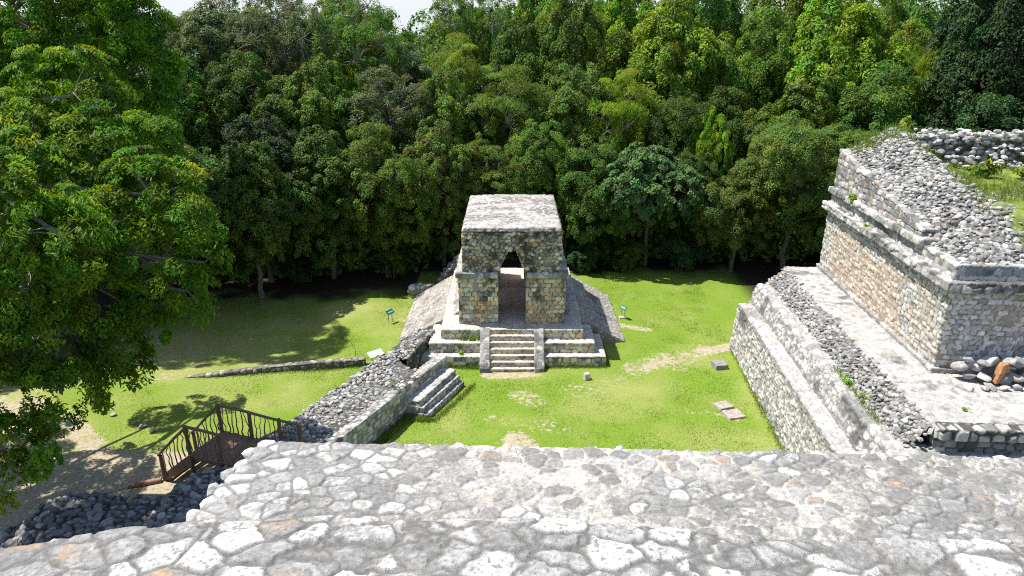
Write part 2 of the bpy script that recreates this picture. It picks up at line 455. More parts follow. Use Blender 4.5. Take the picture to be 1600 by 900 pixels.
def scatter_rocks(name, pts, sizes, parent, pal=PAL_GREY, seed=0, tilt=.6, stain=.3):
    r = np.random.default_rng(seed); n = len(pts)
    M = rand_rot(r, n, tilt); Vs, Fs, Cs = [], [], []; o = 0
    cols = pick(pal, r.random(n)) * r.uniform(.8, 1.2, n)[:, None]
    for k in range(n):
        V, F = ROCKS[r.integers(len(ROCKS))]
        Vs.append((V * sizes[k]) @ M[k].T + pts[k]); Fs.append(F + o); o += len(V)
        Cs.append(np.repeat(cols[k][None], len(V), 0))
    V = np.concatenate(Vs); c = np.concatenate(Cs)
    c = c * (.72 + .56 * fbm(V, .12, seed + 2, 3)[:, None])
    s = (sstep(.52, .66, fbm(V, .7, seed + 6, 4)) * stain)[:, None]
    c = c * (1 - s) + np.array((.10, .10, .097)) * s
    ob = put(name, make_mesh(name, V, np.concatenate(Fs), c, False), M_rubble, parent)
    ob['kind'] = 'stuff'
    return ob

def spread(r, n, fn, dmin):
    """random points on fn(u,v) kept dmin apart"""
    out = np.zeros((0, 3)); cells = {}
    for _ in range(n):
        p = fn(r.random(), r.random())
        if p is None: continue
        p = np.array(p); key = tuple(np.floor(p / dmin).astype(int)); ok = True
        for a in (-1, 0, 1):
            for b in (-1, 0, 1):
                for c in (-1, 0, 1):
                    for q in cells.get((key[0] + a, key[1] + b, key[2] + c), ()):
                        if ((q - p) ** 2).sum() < dmin * dmin: ok = False; break
        if ok: cells.setdefault(key, []).append(p)
    return np.array([q for l in cells.values() for q in l])

# ------------------------------------------------------------------ the four sided arch
A = thing('stone_arch', (0, 35.4, 0), 'square stone gateway with corbelled doorway, flat roof, front stairs and side ramps', 'arch')
def paint_facade(V, N, c, t, r1, r2):
    x, y, z = V.T
    front = (N[:, 1] < -.35).astype(float)
    o = sstep(.45, .62, fbm(V, .8, 77, 4)) * front * (1 - .6 * sstep(2.6, 4.2, z)) * .7
    c = c * (1 - o[:, None]) + c * np.array((1.22, .92, .62)) * o[:, None]
    # black lichen runs beside the doorway, under the roof and at the corners
    k = 0
    k = np.maximum(k, (1 - sstep(.0, .5, np.abs(np.abs(x) - .95 + .25 * (z - 4)) - .05)) * sstep(1.9, 3.0, z))
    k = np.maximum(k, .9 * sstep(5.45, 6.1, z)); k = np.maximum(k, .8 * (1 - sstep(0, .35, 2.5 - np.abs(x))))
    k = np.maximum(k, .5 * sstep(.48, .6, fbm(V, .9, 31, 4)) * sstep(3.2, 4.6, z))
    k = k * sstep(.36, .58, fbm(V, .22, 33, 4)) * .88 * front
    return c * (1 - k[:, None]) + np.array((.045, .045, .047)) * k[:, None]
st = .045
for sx in (-1, 1):
    a, b = sorted((sx * .70, sx * 2.56))
    for ya, yb in ((31.65, 34.3), (36.5, 39.2)):
      sh = Shell().hexa(box8(a, b, ya, yb, 1.42, 3.95), st, 'v0 v1 u0 u1')
      stone_part('pier', sh, A, pal=PAL_WARM, scale=(.3, .3, .225), jit=.42, p=5., amp=.03, mort=.13, dome=.25, seed=3 + sx, stain=.0, crisp=.45, tint=.36, crev=.55, mortar=(.22, .20, .165), extra=paint_facade)
    a, b = sorted((sx * .715, sx * 2.67))
    sh = Shell().hexa(box8(a, b, 31.54, 39.3, 3.91, 4.13), .04, 't b v0 v1 u0 u1')
    stone_part('cornice', sh, A, pal=PAL_WHITE, scale=(.33, .33, .6), jit=.6, p=4., amp=.035, mort=.1, seed=13 + sx, stain=.3)
sh = Shell(); ny = 116
for sx in (-1, 1):
    x0, x1, x2 = 2.36, 2.34, 2.31
    q = (lambda c: c) if sx > 0 else (lambda c: [(-c[i][0], c[i][1], c[i][2]) for i in (1, 0, 3, 2, 5, 4, 7, 6)])
    y0, y1 = 31.72, 38.6
    lo = [(.66, y0, 4.1), (x0, y0, 4.1), (x0, y1, 4.1), (.66, y1, 4.1), (.2, y0, 5.2), (x1, y0, 5.2), (x1, y1, 5.2), (.2, y1, 5.2)]
    hi = [(.2, y0, 5.2), (x1, y0, 5.2), (x1, y1, 5.2), (.2, y1, 5.2), (.2, y0, 6.22), (x2, y0, 6.22), (x2, y1, 6.22), (.2, y1, 6.22)]
    sh.hexa(q(lo), faces='v0 v1 u0 u1', n=(46, ny, 25)); sh.hexa(q(hi), faces='v0 v1 ' + ('u1' if sx > 0 else 'u0'), n=(46, ny, 23))
sh.hexa(box8(-.2, .2, 31.72, 38.6, 5.2, 6.22), faces='v0 v1 b', n=(9, ny, 23))
stone_part('upper_wall', sh, A, pal=PAL_WARM, scale=(.24, .24, .17), jit=.8, p=2.5, amp=.045, mort=.18, dome=.4, seed=21, stain=.15, stain_sc=.9, crisp=.4, wt=.2, tint=.36, crev=.5, mortar=(.18, .168, .14), extra=paint_facade)
V, F = Shell().hexa(box8(-2.33, 2.33, 31.66, 38.66, 6.16, 6.3, .04), .045, 't v0 v1 u0 u1').get()
V[:, 2] += (V[:, 2] > 6.25) * .22 * np.clip(1 - (V[:, 0] / 2.3) ** 2, 0, 1) ** .5 * np.clip(1 - ((V[:, 1] - 35.2) / 3.5) ** 4, 0, 1)
def paint_top(V, N, c, t, r1, r2):
    k = sstep(.42, .60, fbm(V * np.array((.45, 1.4, 1)), .7, 51, 5)) * sstep(.36, .56, fbm(V, .12, 52, 4)) * .85
    w = sstep(.5, .7, fbm(V, .5, 57, 4)) * .5 * (N[:, 2] > .5)
    c = c * (1 - w[:, None]) + np.array((.46, .44, .41)) * w[:, None]
    return c * (1 - k[:, None]) + np.array((.15, .14, .125)) * k[:, None]
V, c = masonry(V, F, pal=PAL_WHITE, scale=(.2, .16, .2), jit=.9, amp=.035, mort=.2, seed=25, stain=0, extra=paint_top, mortar=(.4, .38, .34), lump=.03)
put('roof', make_mesh('roof', V, F, c), M_stone, A)

def paint_steps(V, N, c, t, r1, r2):
    up = sstep(.45, .8, N[:, 2])[:, None]
    w = np.array((.50, .475, .43)) * (.7 + .6 * fbm(V, .35, 61, 4)[:, None])
    c = c * (1 - .72 * up) + w * .72 * up
    inside = ((np.abs(V[:, 0]) < 2.4) & (V[:, 1] > 31.9) & (V[:, 1] < 39.0))[:, None] * up
    red = np.array((.62, .50, .45)) * (.8 + .4 * fbm(V, .5, 63, 4)[:, None])
    return c * (1 - inside) + red * inside
kw = dict(pal=PAL_WARM, scale=(.32, .32, .22), jit=.6, p=4., amp=.03, mort=.12, seed=31, stain=.4, stain_sc=.7, mortar=(.16, .15, .13), extra=paint_steps)
for hw, y0, z1, yb in ((4.45, 30.0, .5, 32.7), (3.95, 30.45, 1.0, 32.7), (3.42, 30.9, 1.5, 40.2)):
    sh = Shell().hexa(box8(-hw, hw, y0, yb, -.1, z1, .02), .05)
    stone_part('tier', sh, A, **kw)
sh = Shell(); n = 42
for i in range(7):
    z1 = 1.5 - .235 * i; y0 = 30.9 - .225 * i
    if i: sh.patch((-1.07, y0, z1), (1.07, y0, z1), (1.07, y0 + .225, z1), (-1.07, y0 + .225, z1), n, 5)
    if i < 6: sh.patch((-1.07, y0 - .0, z1 - .235), (1.07, y0 - .0, z1 - .235), (1.07, y0, z1), (-1.07, y0, z1), n, 5)
    else: sh.patch((-1.07, y0, -.05), (1.07, y0, -.05), (1.07, y0, z1), (-1.07, y0, z1), n, 4)
sh.V = [np.asarray(v) for v in sh.V]
stone_part('staircase', sh, A, pal=PAL_TAN, scale=(.3, .3, .2), jit=.6, p=4., amp=.022, mort=.12, seed=41, stain=.35, stain_sc=.5, mortar=(.3, .27, .22), extra=paint_steps)
for sx in (-1, 1):
    a, b = sorted((sx * 1.06, sx * 1.5))
    c8 = [(a, 29.42, -.1), (b, 29.42, -.1), (b, 31.0, -.1), (a, 31.0, -.1), (a, 29.46, .16), (b, 29.46, .16), (b, 30.98, 1.56), (a, 30.98, 1.56)]
    stone_part('balustrade', Shell().hexa(c8, .04, 't v0 u0 u1'), A, pal=PAL_WHITE, scale=(.25, .25, .2), jit=.5, p=4., amp=.022, mort=.1, seed=44 + sx, stain=.35, stain_sc=.6)
for sx in (-1, 1):
    c8 = [(2.62, 32.8, -.1), (5.78, 32.8, -.1), (5.75, 39.3, -.1), (2.62, 39.3, -.1), (2.62, 32.8, 1.7), (5.78, 32.8, .02), (5.75, 39.3, .02), (2.62, 39.3, 1.85)]
    if sx < 0: c8 = [(-c8[i][0], c8[i][1], c8[i][2]) for i in (1, 0, 3, 2, 5, 4, 7, 6)]
    stone_part('ramp', Shell().hexa(c8, .05), A, pal=[(3, (.42, .40, .36)), (3, (.34, .325, .30)), (2, (.27, .26, .24)), (1, (.46, .41, .33))], scale=(.16, .16, .12), jit=.85, amp=.03, mort=.2, seed=48 + sx, stain=.3, stain_sc=.8, mortar=(.24, .225, .2), lump=.03)

# ------------------------------------------------------------------ the ruined palace on the right, in its own frame
ca = 1 / math.hypot(1, .065); sa = .065 * ca
ANG = -math.atan(.065)
def loc2w(V):
    V = np.asarray(V, float); o = V.copy()
    o[:, 0] = 10.19 + V[:, 0] * ca + V[:, 1] * sa; o[:, 1] = 20 - V[:, 0] * sa + V[:, 1] * ca
    return o
def lhex(sh, u0, u1, v0, v1, z0, z1, step, faces, bu=0., bv0=0., bv1=0.):
    z1 = z1 if hasattr(z1, '__len__') else [z1] * 4
    b = [(u0, v0, z0), (u1, v0, z0), (u1, v1, z0), (u0, v1, z0)]
    tp = [(u0 + bu, v0 + bv0, z1[0]), (u1, v0 + bv0, z1[1]), (u1, v1 - bv1, z1[2]), (u0 + bu, v1 - bv1, z1[3])]
    sh.hexa(loc2w(b + tp), step, faces)
P = thing('ruined_palace', tuple(loc2w([(4, 5, 0)])[0]), 'long ruined stone palace on stepped tiers with a moulded cornice and a collapsed rubble top', 'ruin')
PAL_TIER = [(4, (.54, .525, .50)), (4, (.43, .42, .40)), (2.4, (.32, .315, .30)), (.8, (.21, .207, .20)), (.3, (.48, .41, .31))]
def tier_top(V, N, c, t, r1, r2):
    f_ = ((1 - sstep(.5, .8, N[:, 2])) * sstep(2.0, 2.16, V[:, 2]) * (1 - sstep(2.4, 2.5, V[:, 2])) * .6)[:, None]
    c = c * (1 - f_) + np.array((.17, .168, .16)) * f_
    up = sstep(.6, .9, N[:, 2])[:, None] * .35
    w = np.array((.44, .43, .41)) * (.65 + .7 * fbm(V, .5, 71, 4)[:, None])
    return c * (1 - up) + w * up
sh = Shell(); lhex(sh, 0, 1.2, -2.9, 12.4, -.1, 2.3, .055, 't u0 v1', .2, .1, .1); lhex(sh, .2, 10, -2.9, -2.0, -.1, 2.3, .1, 't v0')
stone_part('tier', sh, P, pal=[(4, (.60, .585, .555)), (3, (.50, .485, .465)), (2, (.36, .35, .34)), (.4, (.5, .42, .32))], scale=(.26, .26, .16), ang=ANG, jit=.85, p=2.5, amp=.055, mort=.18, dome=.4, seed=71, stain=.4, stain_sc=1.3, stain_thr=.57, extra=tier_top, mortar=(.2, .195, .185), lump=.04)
sh = Shell(); lhex(sh, .80, 2.1, -2.3, 12.85, 2.1, 3.2, .055, 't u0 v1', .34, .12, .12); lhex(sh, 1.14, 10, -2.3, -1.4, 2.1, 3.2, .1, 't v0')
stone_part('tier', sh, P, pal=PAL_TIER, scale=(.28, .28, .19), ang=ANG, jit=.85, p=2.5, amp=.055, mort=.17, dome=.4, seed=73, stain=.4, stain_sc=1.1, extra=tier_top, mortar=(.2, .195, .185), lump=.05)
sh = Shell(); lhex(sh, 1.62, 2.9, -1.75, 13.1, 3.05, 3.9, .055, 't u0 v1', .75, .1, .1)
stone_part('tier', sh, P, pal=PAL_GREY, scale=(.22, .22, .18), ang=ANG, jit=.95, amp=.045, mort=.4, dome=.6, seed=75, stain=.15, mortar=(.12, .117, .11), lump=.06)
rr = np.random.default_rng(5)
def on_tier(a, b):
    u = 1.6 + .85 * b; v = -1.8 + 14.9 * a
    return loc2w([(u, v, 3.12 + .82 * b + rr.normal(0, .02))])[0]
pts = spread(rr, 9000, on_tier, .125)
scatter_rocks('rubble', pts, rr.uniform(.08, .155, len(pts)), P, [(3, (.43, .42, .405)), (4, (.33, .325, .31)), (3, (.24, .237, .228)), (.15, (.40, .27, .17))], 6)
# terrace: pale lime floor with flat stones
def floor_lime(V, N, c, t, r1, r2):
    k = sstep(.38, .62, fbm(V, .9, 81, 5))[:, None] * .75
    w = np.array((.39, .38, .355)) * (.65 + .7 * fbm(V, .25, 83, 4)[:, None])
    return c * (1 - k) + w * k
sh = Shell(); lhex(sh, 2.40, 4.4, -1.9, 13.2, 3.7, 3.97, .05, 't u0 v0 v1', .02, .0, .0); lhex(sh, 4.4, 10, -1.9, 2.4, 3.7, 3.97, .05, 't v0')
stone_part('terrace', sh, P, pal=PAL_TIER, scale=(.24, .24, .3), ang=ANG, jit=.9, amp=.025, mort=.15, dome=.5, seed=79, stain=.4, stain_sc=.8, extra=floor_lime, mortar=(.36, .35, .33), lump=.03)
sh = Shell(); lhex(sh, 2.5, 10, -1.85, -1.0, 3.0, 3.72, .05, 'v0 u0')
stone_part('retaining_wall', sh, P, pal=PAL_GREY, scale=(.34, .3, .24), ang=ANG, jit=.6, p=4., amp=.05, mort=.15, dome=.4, seed=85, mortar=(.06, .058, .055))
sh = Shell(); lhex(sh, 2.52, 10, -2.0, -1.55, 3.7, 4.03, .04, 't u0 v0 v1')
stone_part('coping', sh, P, pal=PAL_TIER, scale=(.36, .5, .5), ang=ANG, jit=.6, p=3., amp=.06, mort=.16, dome=.5, seed=86, mortar=(.08, .078, .072), stain=.3)
# plinth, wall, cornice, frieze, moulding, upper wall
def palace_wall(V, N, c, t, r1, r2):
    q = V - np.array((10.19, 20, 0)); v = q[:, 0] * sa + q[:, 1] * ca
    tan = pick(PAL_TAN, r2) * (1 + .25 * (r1[:, None] * 2 - 1)) * (.8 + .4 * fbm(V, .12, 93, 3)[:, None])
    tan = tan * t[:, None] + np.array((.36, .29, .22)) * (1 - t[:, None])
    k = sstep(4.2, 5.6, v + 1.6 * (fbm(V, .8, 91, 3) - .5)) * (1 - sstep(6.0, 6.8, V[:, 2] + (fbm(V, .7, 95, 3) - .5))) * (1 - .8 * sstep(11.6, 12.6, v))
    k = np.maximum(k * .85, .4 * sstep(.45, .65, fbm(V, 1.2, 97, 4)))[:, None]
    return c * (1 - k) + tan * k
WK = dict(ang=ANG, mortar=(.24, .23, .215))
sh = Shell(); lhex(sh, 3.98, 4.3, 1.82, 13.3, 3.9, 4.14, .05, 't u0 v0 v1'); lhex(sh, 4.1, 10, 1.82, 2.1, 3.9, 4.14, .05, 't v0')
stone_part('plinth', sh, P, pal=PAL_WHITE, scale=(.4, .4, .5), jit=.6, p=4., amp=.03, mort=.1, seed=101, stain=.2, **WK)
sh = Shell(); lhex(sh, 4.1, 10, 1.95, 13.2, 3.9, 7.05, .045, 'u0 v0 v1')
stone_part('wall', sh, P, pal=[(4, (.60, .58, .54)), (3, (.53, .51, .475)), (2, (.43, .42, .395)), (.6, (.5, .41, .30))], scale=(.27, .27, .185), jit=.6, p=4., amp=.035, mort=.14, dome=.3, seed=103, crisp=.45, crev=.35, stain=.3, stain_sc=1.0, stain_thr=.62, extra=palace_wall, **WK)
sh = Shell(); lhex(sh, 3.84, 10, 1.70, 13.34, 7.0, 7.27, .045, 't b u0 v0 v1', .03, .03, .03)
stone_part('cornice', sh, P, pal=PAL_TIER, scale=(.34, .34, .6), jit=.6, p=4., amp=.06, mort=.12, dome=.4, seed=105, stain=.5, stain_sc=.9, lump=.02, **WK)
sh = Shell(); lhex(sh, 4.16, 10, 2.05, 13.2, 7.2, 7.78, .05, 't u0 v0 v1', .02)
stone_part('frieze', sh, P, pal=PAL_TIER, scale=(.3, .3, .24), jit=.5, p=4., amp=.04, mort=.12, seed=107, stain=.3, **WK)
sh = Shell(); lhex(sh, 4.0, 4.6, 4.3, 13.28, 7.74, 7.98, .045, 't b u0 v0 v1', .03)
stone_part('moulding', sh, P, pal=PAL_TIER, scale=(.3, .3, .6), jit=.6, p=4., amp=.055, mort=.12, dome=.4, seed=109, stain=.45, stain_sc=.8, **WK)
sh = Shell(); lhex(sh, 4.2, 4.75, 4.7, 13.2, 7.9, [8.25, 8.25, 9.75, 9.75], .05, 't u0 v0 v1', .03)
stone_part('upper_wall', sh, P, pal=PAL_WHITE, crisp=.4, crev=.35, scale=(.34, .34, .24), jit=.6, p=4., amp=.045, mort=.13, seed=111, stain=.35, stain_sc=1.0, lump=.05, **WK)
def zr(v): return np.interp(v, [1.9, 3.0, 6, 9, 13, 14], [8.0, 8.45, 9.3, 9.9, 10.8, 10.8])
def zt(v): return np.interp(v, [1.9, 4.6, 4.9, 13.2], [7.75, 7.75, 8.2, 9.7])
def core_z(u, v):
    side = zt(v) + np.clip(u - 4.4, -.3, 9) * np.clip((zr(v) - zt(v)) / 2.0, .35, 2)
    front = 7.66 + (v - 2.05) * .62
    plat = np.interp(v, [2, 5, 13], [8.6, 9.15, 9.5])
    back = plat + (zr(v) - plat) * (1 - sstep(6.4, 7.6, u))
    return np.minimum(np.minimum(side, np.maximum(back, plat)), front)
PAL_CORE = [(3, (.47, .46, .44)), (4, (.37, .362, .345)), (3, (.28, .275, .262)), (1.2, (.19, .187, .18)), (.2, (.44, .36, .26))]
us = np.concatenate([np.arange(4.22, 8, .05), np.arange(8, 20, .1)]); vs = np.arange(2.1, 13.15, .055)
Vl, F = grid_sheet(us, vs, core_z)
kr = 1 - sstep(6.3, 7.0, Vl[:, 0] + 1.2 * (fbm(Vl, .8, 115, 3) - .5)); kr = np.maximum(kr, 1 - sstep(2.9, 3.5, Vl[:, 1] + (fbm(Vl, .6, 117, 3) - .5)))
kr = np.maximum(kr, .8 * sstep(.62, .7, fbm(Vl, 1.6, 118, 3)))
Vw = loc2w(Vl)
Vs_, c = masonry(Vw, F, pal=PAL_CORE, scale=(.24, .2, .2), ang=ANG, jit=1.0, wt=.25, amp=.06, mort=.35, dome=.5, seed=119, stain=.45, stain_sc=.9, mortar=(.10, .097, .09), lump=.08)
gcol = np.array((.17, .22, .04)) * (.5 + fbm(Vw, .3, 121, 4)[:, None])
V = Vw + (Vs_ - Vw) * np.clip(kr, .15, 1)[:, None]; c = c * kr[:, None] + gcol * (1 - kr[:, None])
put('rubble_core', make_mesh('rubble_core', V, F, c), M_rubble, P)
def on_core(a, b):
    u = 4.45 + 2.5 * a; v = 2.2 + 10.8 * b
    return None if (u > 6.3 + rr.normal(0, .3)) else tuple(loc2w([(u, v, float(core_z(np.array(u), np.array(v))) + .035)])[0])
pts = spread(rr, 7000, on_core, .15)
scatter_rocks('rubble', pts, .07 + .12 * rr.random(len(pts)) ** 2, P, PAL_CORE, 8, stain=.4, tilt=.35)
def on_end(a, b):
    u = 5.5 + 5 * a; v = 2.25 + .9 * b
    return tuple(loc2w([(u, v, float(core_z(np.array(u), np.array(v))) + .03)])[0])
pts = spread(rr, 900, on_end, .2)
scatter_rocks('rubble', pts, rr.uniform(.07, .19, len(pts)), P, PAL_CORE, 9, stain=.4, tilt=.35)

# stone wall standing on the far end of the palace roof
WT = thing('stone_wall', tuple(loc2w([(12, 12, 9.4)])[0]), 'rough dry stone wall of large pale boulders on the grassy palace top, against the dark trees', 'wall')
sh = Shell(); lhex(sh, 6.6, 20, 11.5, 12.8, 9.0, [10.5, 10.55, 10.55, 10.5], .07, 't u0 v0', .1, .3)
stone_part('wall', sh, WT, pal=PAL_TIER, scale=(.4, .4, .2), ang=ANG, jit=.85, p=3., amp=.10, mort=.3, dome=.6, seed=125, mortar=(.07, .07, .055), stain=.4, lump=.12)
pts = []
for k in range(330):
    u = rr.uniform(6.8, 19.5); f = rr.random(); v = 11.5 - 1.3 * f ** 2
    pts.append(loc2w([(u, v + .15, 9.5 + 1.45 * (1 - f) ** 1.3 * rr.uniform(.75, 1))])[0])
for k in range(120):
    pts.append(loc2w([(rr.uniform(6.8, 19.5), rr.uniform(11.7, 12.6), 10.52 + rr.uniform(0, .28))])[0])
scatter_rocks('rubble', np.array(pts), rr.uniform(.08, .24, len(pts)), WT, [(3, (.54, .525, .50)), (3, (.43, .42, .40)), (3, (.31, .305, .29))], 10, tilt=.22)

# heap of loose stones at the foot of the shaded end wall
for k, (V, F) in enumerate(ROCKS_FINE):
    c = np.repeat(pick(PAL_CORE, np.array([(k * .37) % 1])), len(V), 0) * (.7 + .6 * fbm(V, .35, 300 + k, 4)[:, None])
    ROCKS_FINE[k] = make_mesh('loose_stone', V, F, c)
    ROCKS_FINE[k].materials.append(M_stone)
V, F = Shell().hexa([(-.62, -.35, -.7), (.6, -.3, -.75), (.65, .35, -.7), (-.5, .35, -.7), (.02, -.22, .85), (.5, -.15, .7), (.5, .2, .7), (.1, .25, .8)], .09, 't b v0 v1 u0 u1').get()
V = V + face_normals_to_verts(V, F) * (.3 * (fbm(V, .5, 3, 4) - .5))[:, None]
rust = make_mesh('loose_stone', V, F, np.array((.42, .22, .11)) * (.6 + .8 * fbm(V, .3, 7, 4)[:, None])); rust.materials.append(M_stone)
def stone(mesh, p, s, label, group=None, name='loose_stone', rz=None, sq=1.0):
    o = bpy.data.objects.new(name, mesh); COL.objects.link(o)
    o.location = tuple(p); o.scale = (s, s, s * sq); o.rotation_euler = (rr.uniform(-.3, .3), rr.uniform(-.3, .3), rr.uniform(0, 6.3) if rz is None else rz)
    return tag(o, label, 'stone', group)
heap = []
for row, (n, v, z, s0) in enumerate(((15, .75, 4.06, .21), (14, 1.15, 4.22, .25), (12, 1.5, 4.45, .24), (8, 1.42, 4.72, .2))):
    for k in range(n):
        u = 4.75 + (k + .5 * (row % 2)) * .36 + rr.normal(0, .05)
        heap.append((u, v + rr.normal(0, .07), z + rr.normal(0, .03), s0 * rr.uniform(.8, 1.6)))
for k, (u, v, z, s) in enumerate(heap):
    if abs(u - 5.75) < .2 and abs(z - 4.45) < .2: continue
    stone(ROCKS_FINE[k % 10], loc2w([(u, v, z)])[0], s, 'grey block in the loose heap at the foot of the shaded palace end wall', 'stones heaped at the palace end wall', sq=rr.uniform(.7, 1.15))
stone(rust, loc2w([(5.75, 1.05, 4.42)])[0], .42, 'rust orange wedge of stone leaning on the heap by the palace end wall', rz=.15, sq=1.0)

# ------------------------------------------------------------------ rubble causeway, stepped bench, low walls on the left
C = thing('rubble_causeway', (-5.8, 26, 0), 'broad rubble wall of loose grey stones running from the stairs up to the gateway ramp', 'wall')
L0, L1 = np.array((-8.75, 22.0)), np.array((-5.75, 29.3)); R0, R1_ = np.array((-6.25, 21.5)), np.array((-2.95, 28.75))
mid = lambda a, b, t: a + (b - a) * t
Rm = mid(R0, R1_, .72); Lm = mid(L0, L1, 1.0)
sh = Shell().hexa(prism8([L0 - (.15, 0), R0, Rm, Lm], -.1, [1.12, 1.2, 1.2, 1.0]), .055, 't u0 v0 v1')
stone_part('rubble_body', sh, C, pal=PAL_GREY, scale=(.22, .22, .2), ang=-.4, jit=.95, amp=.045, mort=.4, dome=.6, seed=131, mortar=(.06, .058, .055), lump=.08)
d = (R1_ - R0) / np.linalg.norm(R1_ - R0); nn_ = np.array((-d[1], d[0]))
sh = Shell().hexa(prism8([R0 + nn_ * .38, R0, R1_, R1_ + nn_ * .5], -.1, [1.22, 1.24, 1.16, 1.14]), .045, 't u1 u0 v0 v1')
stone_part('facing', sh, C, pal=PAL_TIER, scale=(.3, .3, .2), ang=-.42, jit=.65, p=4., amp=.04, mort=.13, seed=133, stain=.4, stain_sc=.8, mortar=(.17, .165, .155), lump=.03)
E0, E1 = Lm + (.0, -.3), np.array((-4.75, 31.9))
sh = Shell().hexa(prism8([E0 + (-.1, 0), E0 + (1.0, -.5), E1 + (.9, -.2), E1], -.1, [1.0, 1.05, 1.15, 1.1]), .05, 't u0 u1 v1')
stone_part('rubble_arm', sh, C, pal=PAL_GREY, scale=(.22, .22, .2), ang=-.4, jit=.95, amp=.08, mort=.4, dome=.6, seed=135, mortar=(.06, .058, .055), lump=.05)
def on_c(a, b):
    l = mid(L0, L1, b); r_ = mid(R0 + nn_ * .38, R1_ + nn_ * .5, b)
    p = mid(l, r_, a)
    if b > .8 and a > .42: return None
    return (p[0], p[1], 1.14 - .06 * b + rr.normal(0, .03))
pts = spread(rr, 12000, on_c, .135)
ex = [(*mid(E0, E1, t) + rr.uniform(.0, .9) * np.array((1, -.2)), 1.1 + rr.normal(0, .03)) for t in rr.random(90)]
ex2 = [(*(mid(L0, L1, t) + (rr.uniform(-.3, -.05), 0)), rr.uniform(.1, 1.05)) for t in rr.random(160)]
pts = np.concatenate([pts, np.array(ex), np.array(ex2)])
scatter_rocks('rubble', pts, rr.uniform(.07, .14, len(pts)), C, [(4, (.44, .43, .41)), (4, (.34, .335, .32)), (2, (.25, .247, .238)), (.12, (.46, .30, .19))], 12)

B = thing('stepped_bench', (-3.5, 27, 0), 'low three stepped stone platform set against the inner side of the rubble wall', 'bench')
q0, q1, q2, q3 = [np.array(p) for p in ((-4.78, 25.85), (-3.80, 25.45), (-2.54, 28.3), (-3.45, 28.75))]
e = np.array((.915, -.4)); f = np.array((-.4, -.915)) * -1
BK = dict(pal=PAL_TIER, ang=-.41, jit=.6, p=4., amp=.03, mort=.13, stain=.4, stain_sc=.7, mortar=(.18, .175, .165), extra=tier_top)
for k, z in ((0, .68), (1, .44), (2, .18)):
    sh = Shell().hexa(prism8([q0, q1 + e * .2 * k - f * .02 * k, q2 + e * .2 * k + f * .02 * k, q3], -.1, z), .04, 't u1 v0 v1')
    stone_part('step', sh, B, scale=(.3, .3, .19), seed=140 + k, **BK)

LW = thing('low_wall', (-10.8, 29.5, 0), 'knee high line of old stones crossing the left lawn from the rubble wall', 'wall')
pl = [(-7.0, 30.15), (-9.5, 29.75), (-11.8, 29.35), (-13.4, 29.0), (-15.0, 28.75)]
Vl, Fl = [], []
sh = Shell()
for k in range(4):
    a, b = np.array(pl[k]), np.array(pl[k + 1]); h0, h1 = (.30, .28, .22, .12, .04)[k], (.30, .28, .22, .12, .04)[k + 1]
    sh.hexa(prism8([b, a, a + (0, .28), b + (0, .28)], -.1, [h1, h0, h0, h1]), faces='t v0 v1', n=(46, 8, 8))
stone_part('wall', sh, LW, pal=[(3, (.36, .33, .28)), (3, (.26, .24, .21)), (2, (.18, .17, .155))], scale=(.3, .3, .2), jit=.85, amp=.06, mort=.25, seed=151, lump=.05, mortar=(.12, .115, .1))

RW = thing('ruined_wall', (-4.6, 40.5, 0), 'broken low stone wall in tree shade behind the gateway left ramp', 'wall')
sh = Shell().hexa(prism8([(-6.2, 39.6), (-4.9, 39.5), (-4.7, 40.0), (-6.1, 40.2)], -.1, [.5, .62, .6, .45]), .06)
stone_part('wall_base', sh, RW, pal=PAL_TIER, scale=(.4, .4, .28), jit=.8, p=3., amp=.08, mort=.25, seed=155)
sh = Shell().hexa(prism8([(-4.4, 40.4), (-2.5, 40.6), (-2.5, 42), (-4.2, 41.8)], -.1, [.8, 2.4, 2.6, .9]), .06)
stone_part('rubble_bank', sh, RW, pal=PAL_GREY, scale=(.35, .35, .28), jit=.9, amp=.12, mort=.3, dome=.5, seed=157)

# dark bank of rubble below the camera's platform, under the stairs
RB = thing('rubble_bank', (-12, 16, 0), 'dark bank of piled round stones in tree shade below the stairs', 'bank')
def bank_z(X, Y):
    z = np.full(X.shape, -.6)
    for a, b, w, h0, h1 in (((-8.0, 21.9), (-9.3, 18.4), 1.2, 1.15, 1.35), ((-9.3, 18.4), (-8.3, 11), 1.6, 1.45, 3.2), ((-9.8, 16.9), (-13.3, 17.3), 1.25, 1.5, 1.45), ((-13.3, 17.3), (-16.3, 15.6), 1.0, 1.4, .5), ((-10, 14.5), (-15, 13.5), 2.2, 1.9, 1.2)):
        d, t = seg_d(X, Y, a, b)
        z = np.maximum(z, (h0 + (h1 - h0) * t) * (1 - sstep(w * .75, w * 1.35, d)) - .6 * sstep(w * 1.2, w * 1.5, d))
    return z
V, F = grid_sheet(np.arange(-18, -3, .075), np.arange(9.5, 22.5, .075), bank_z)
keep = (V[F][:, :, 2].max(1) > -.25); F = F[keep]
used, inv = np.unique(F, return_inverse=True); V = V[used]; F = inv.reshape(F.shape)
V, c = masonry(V, F, pal=PAL_GREY, scale=(.26, .26, .22), jit=.95, amp=.1, mort=.4, dome=.6, seed=161, mortar=(.05, .05, .045), lump=.08)
put('rubble_body', make_mesh('rubble_body', V, F, c), M_rubble, RB)
def on_b(a, b):
    x = -17 + 10.5 * a; y = 13 + 9 * b; z = float(bank_z(np.array(x), np.array(y)))
    return None if z < -.1 else (x, y, z + .03)
pts = spread(rr, 9000, on_b, .19)
scatter_rocks('rubble', pts, rr.uniform(.10, .22, len(pts)), RB, [(3, (.34, .33, .32)), (4, (.25, .247, .24)), (3, (.17, .168, .165)), (.1, (.40, .25, .15))], 14)

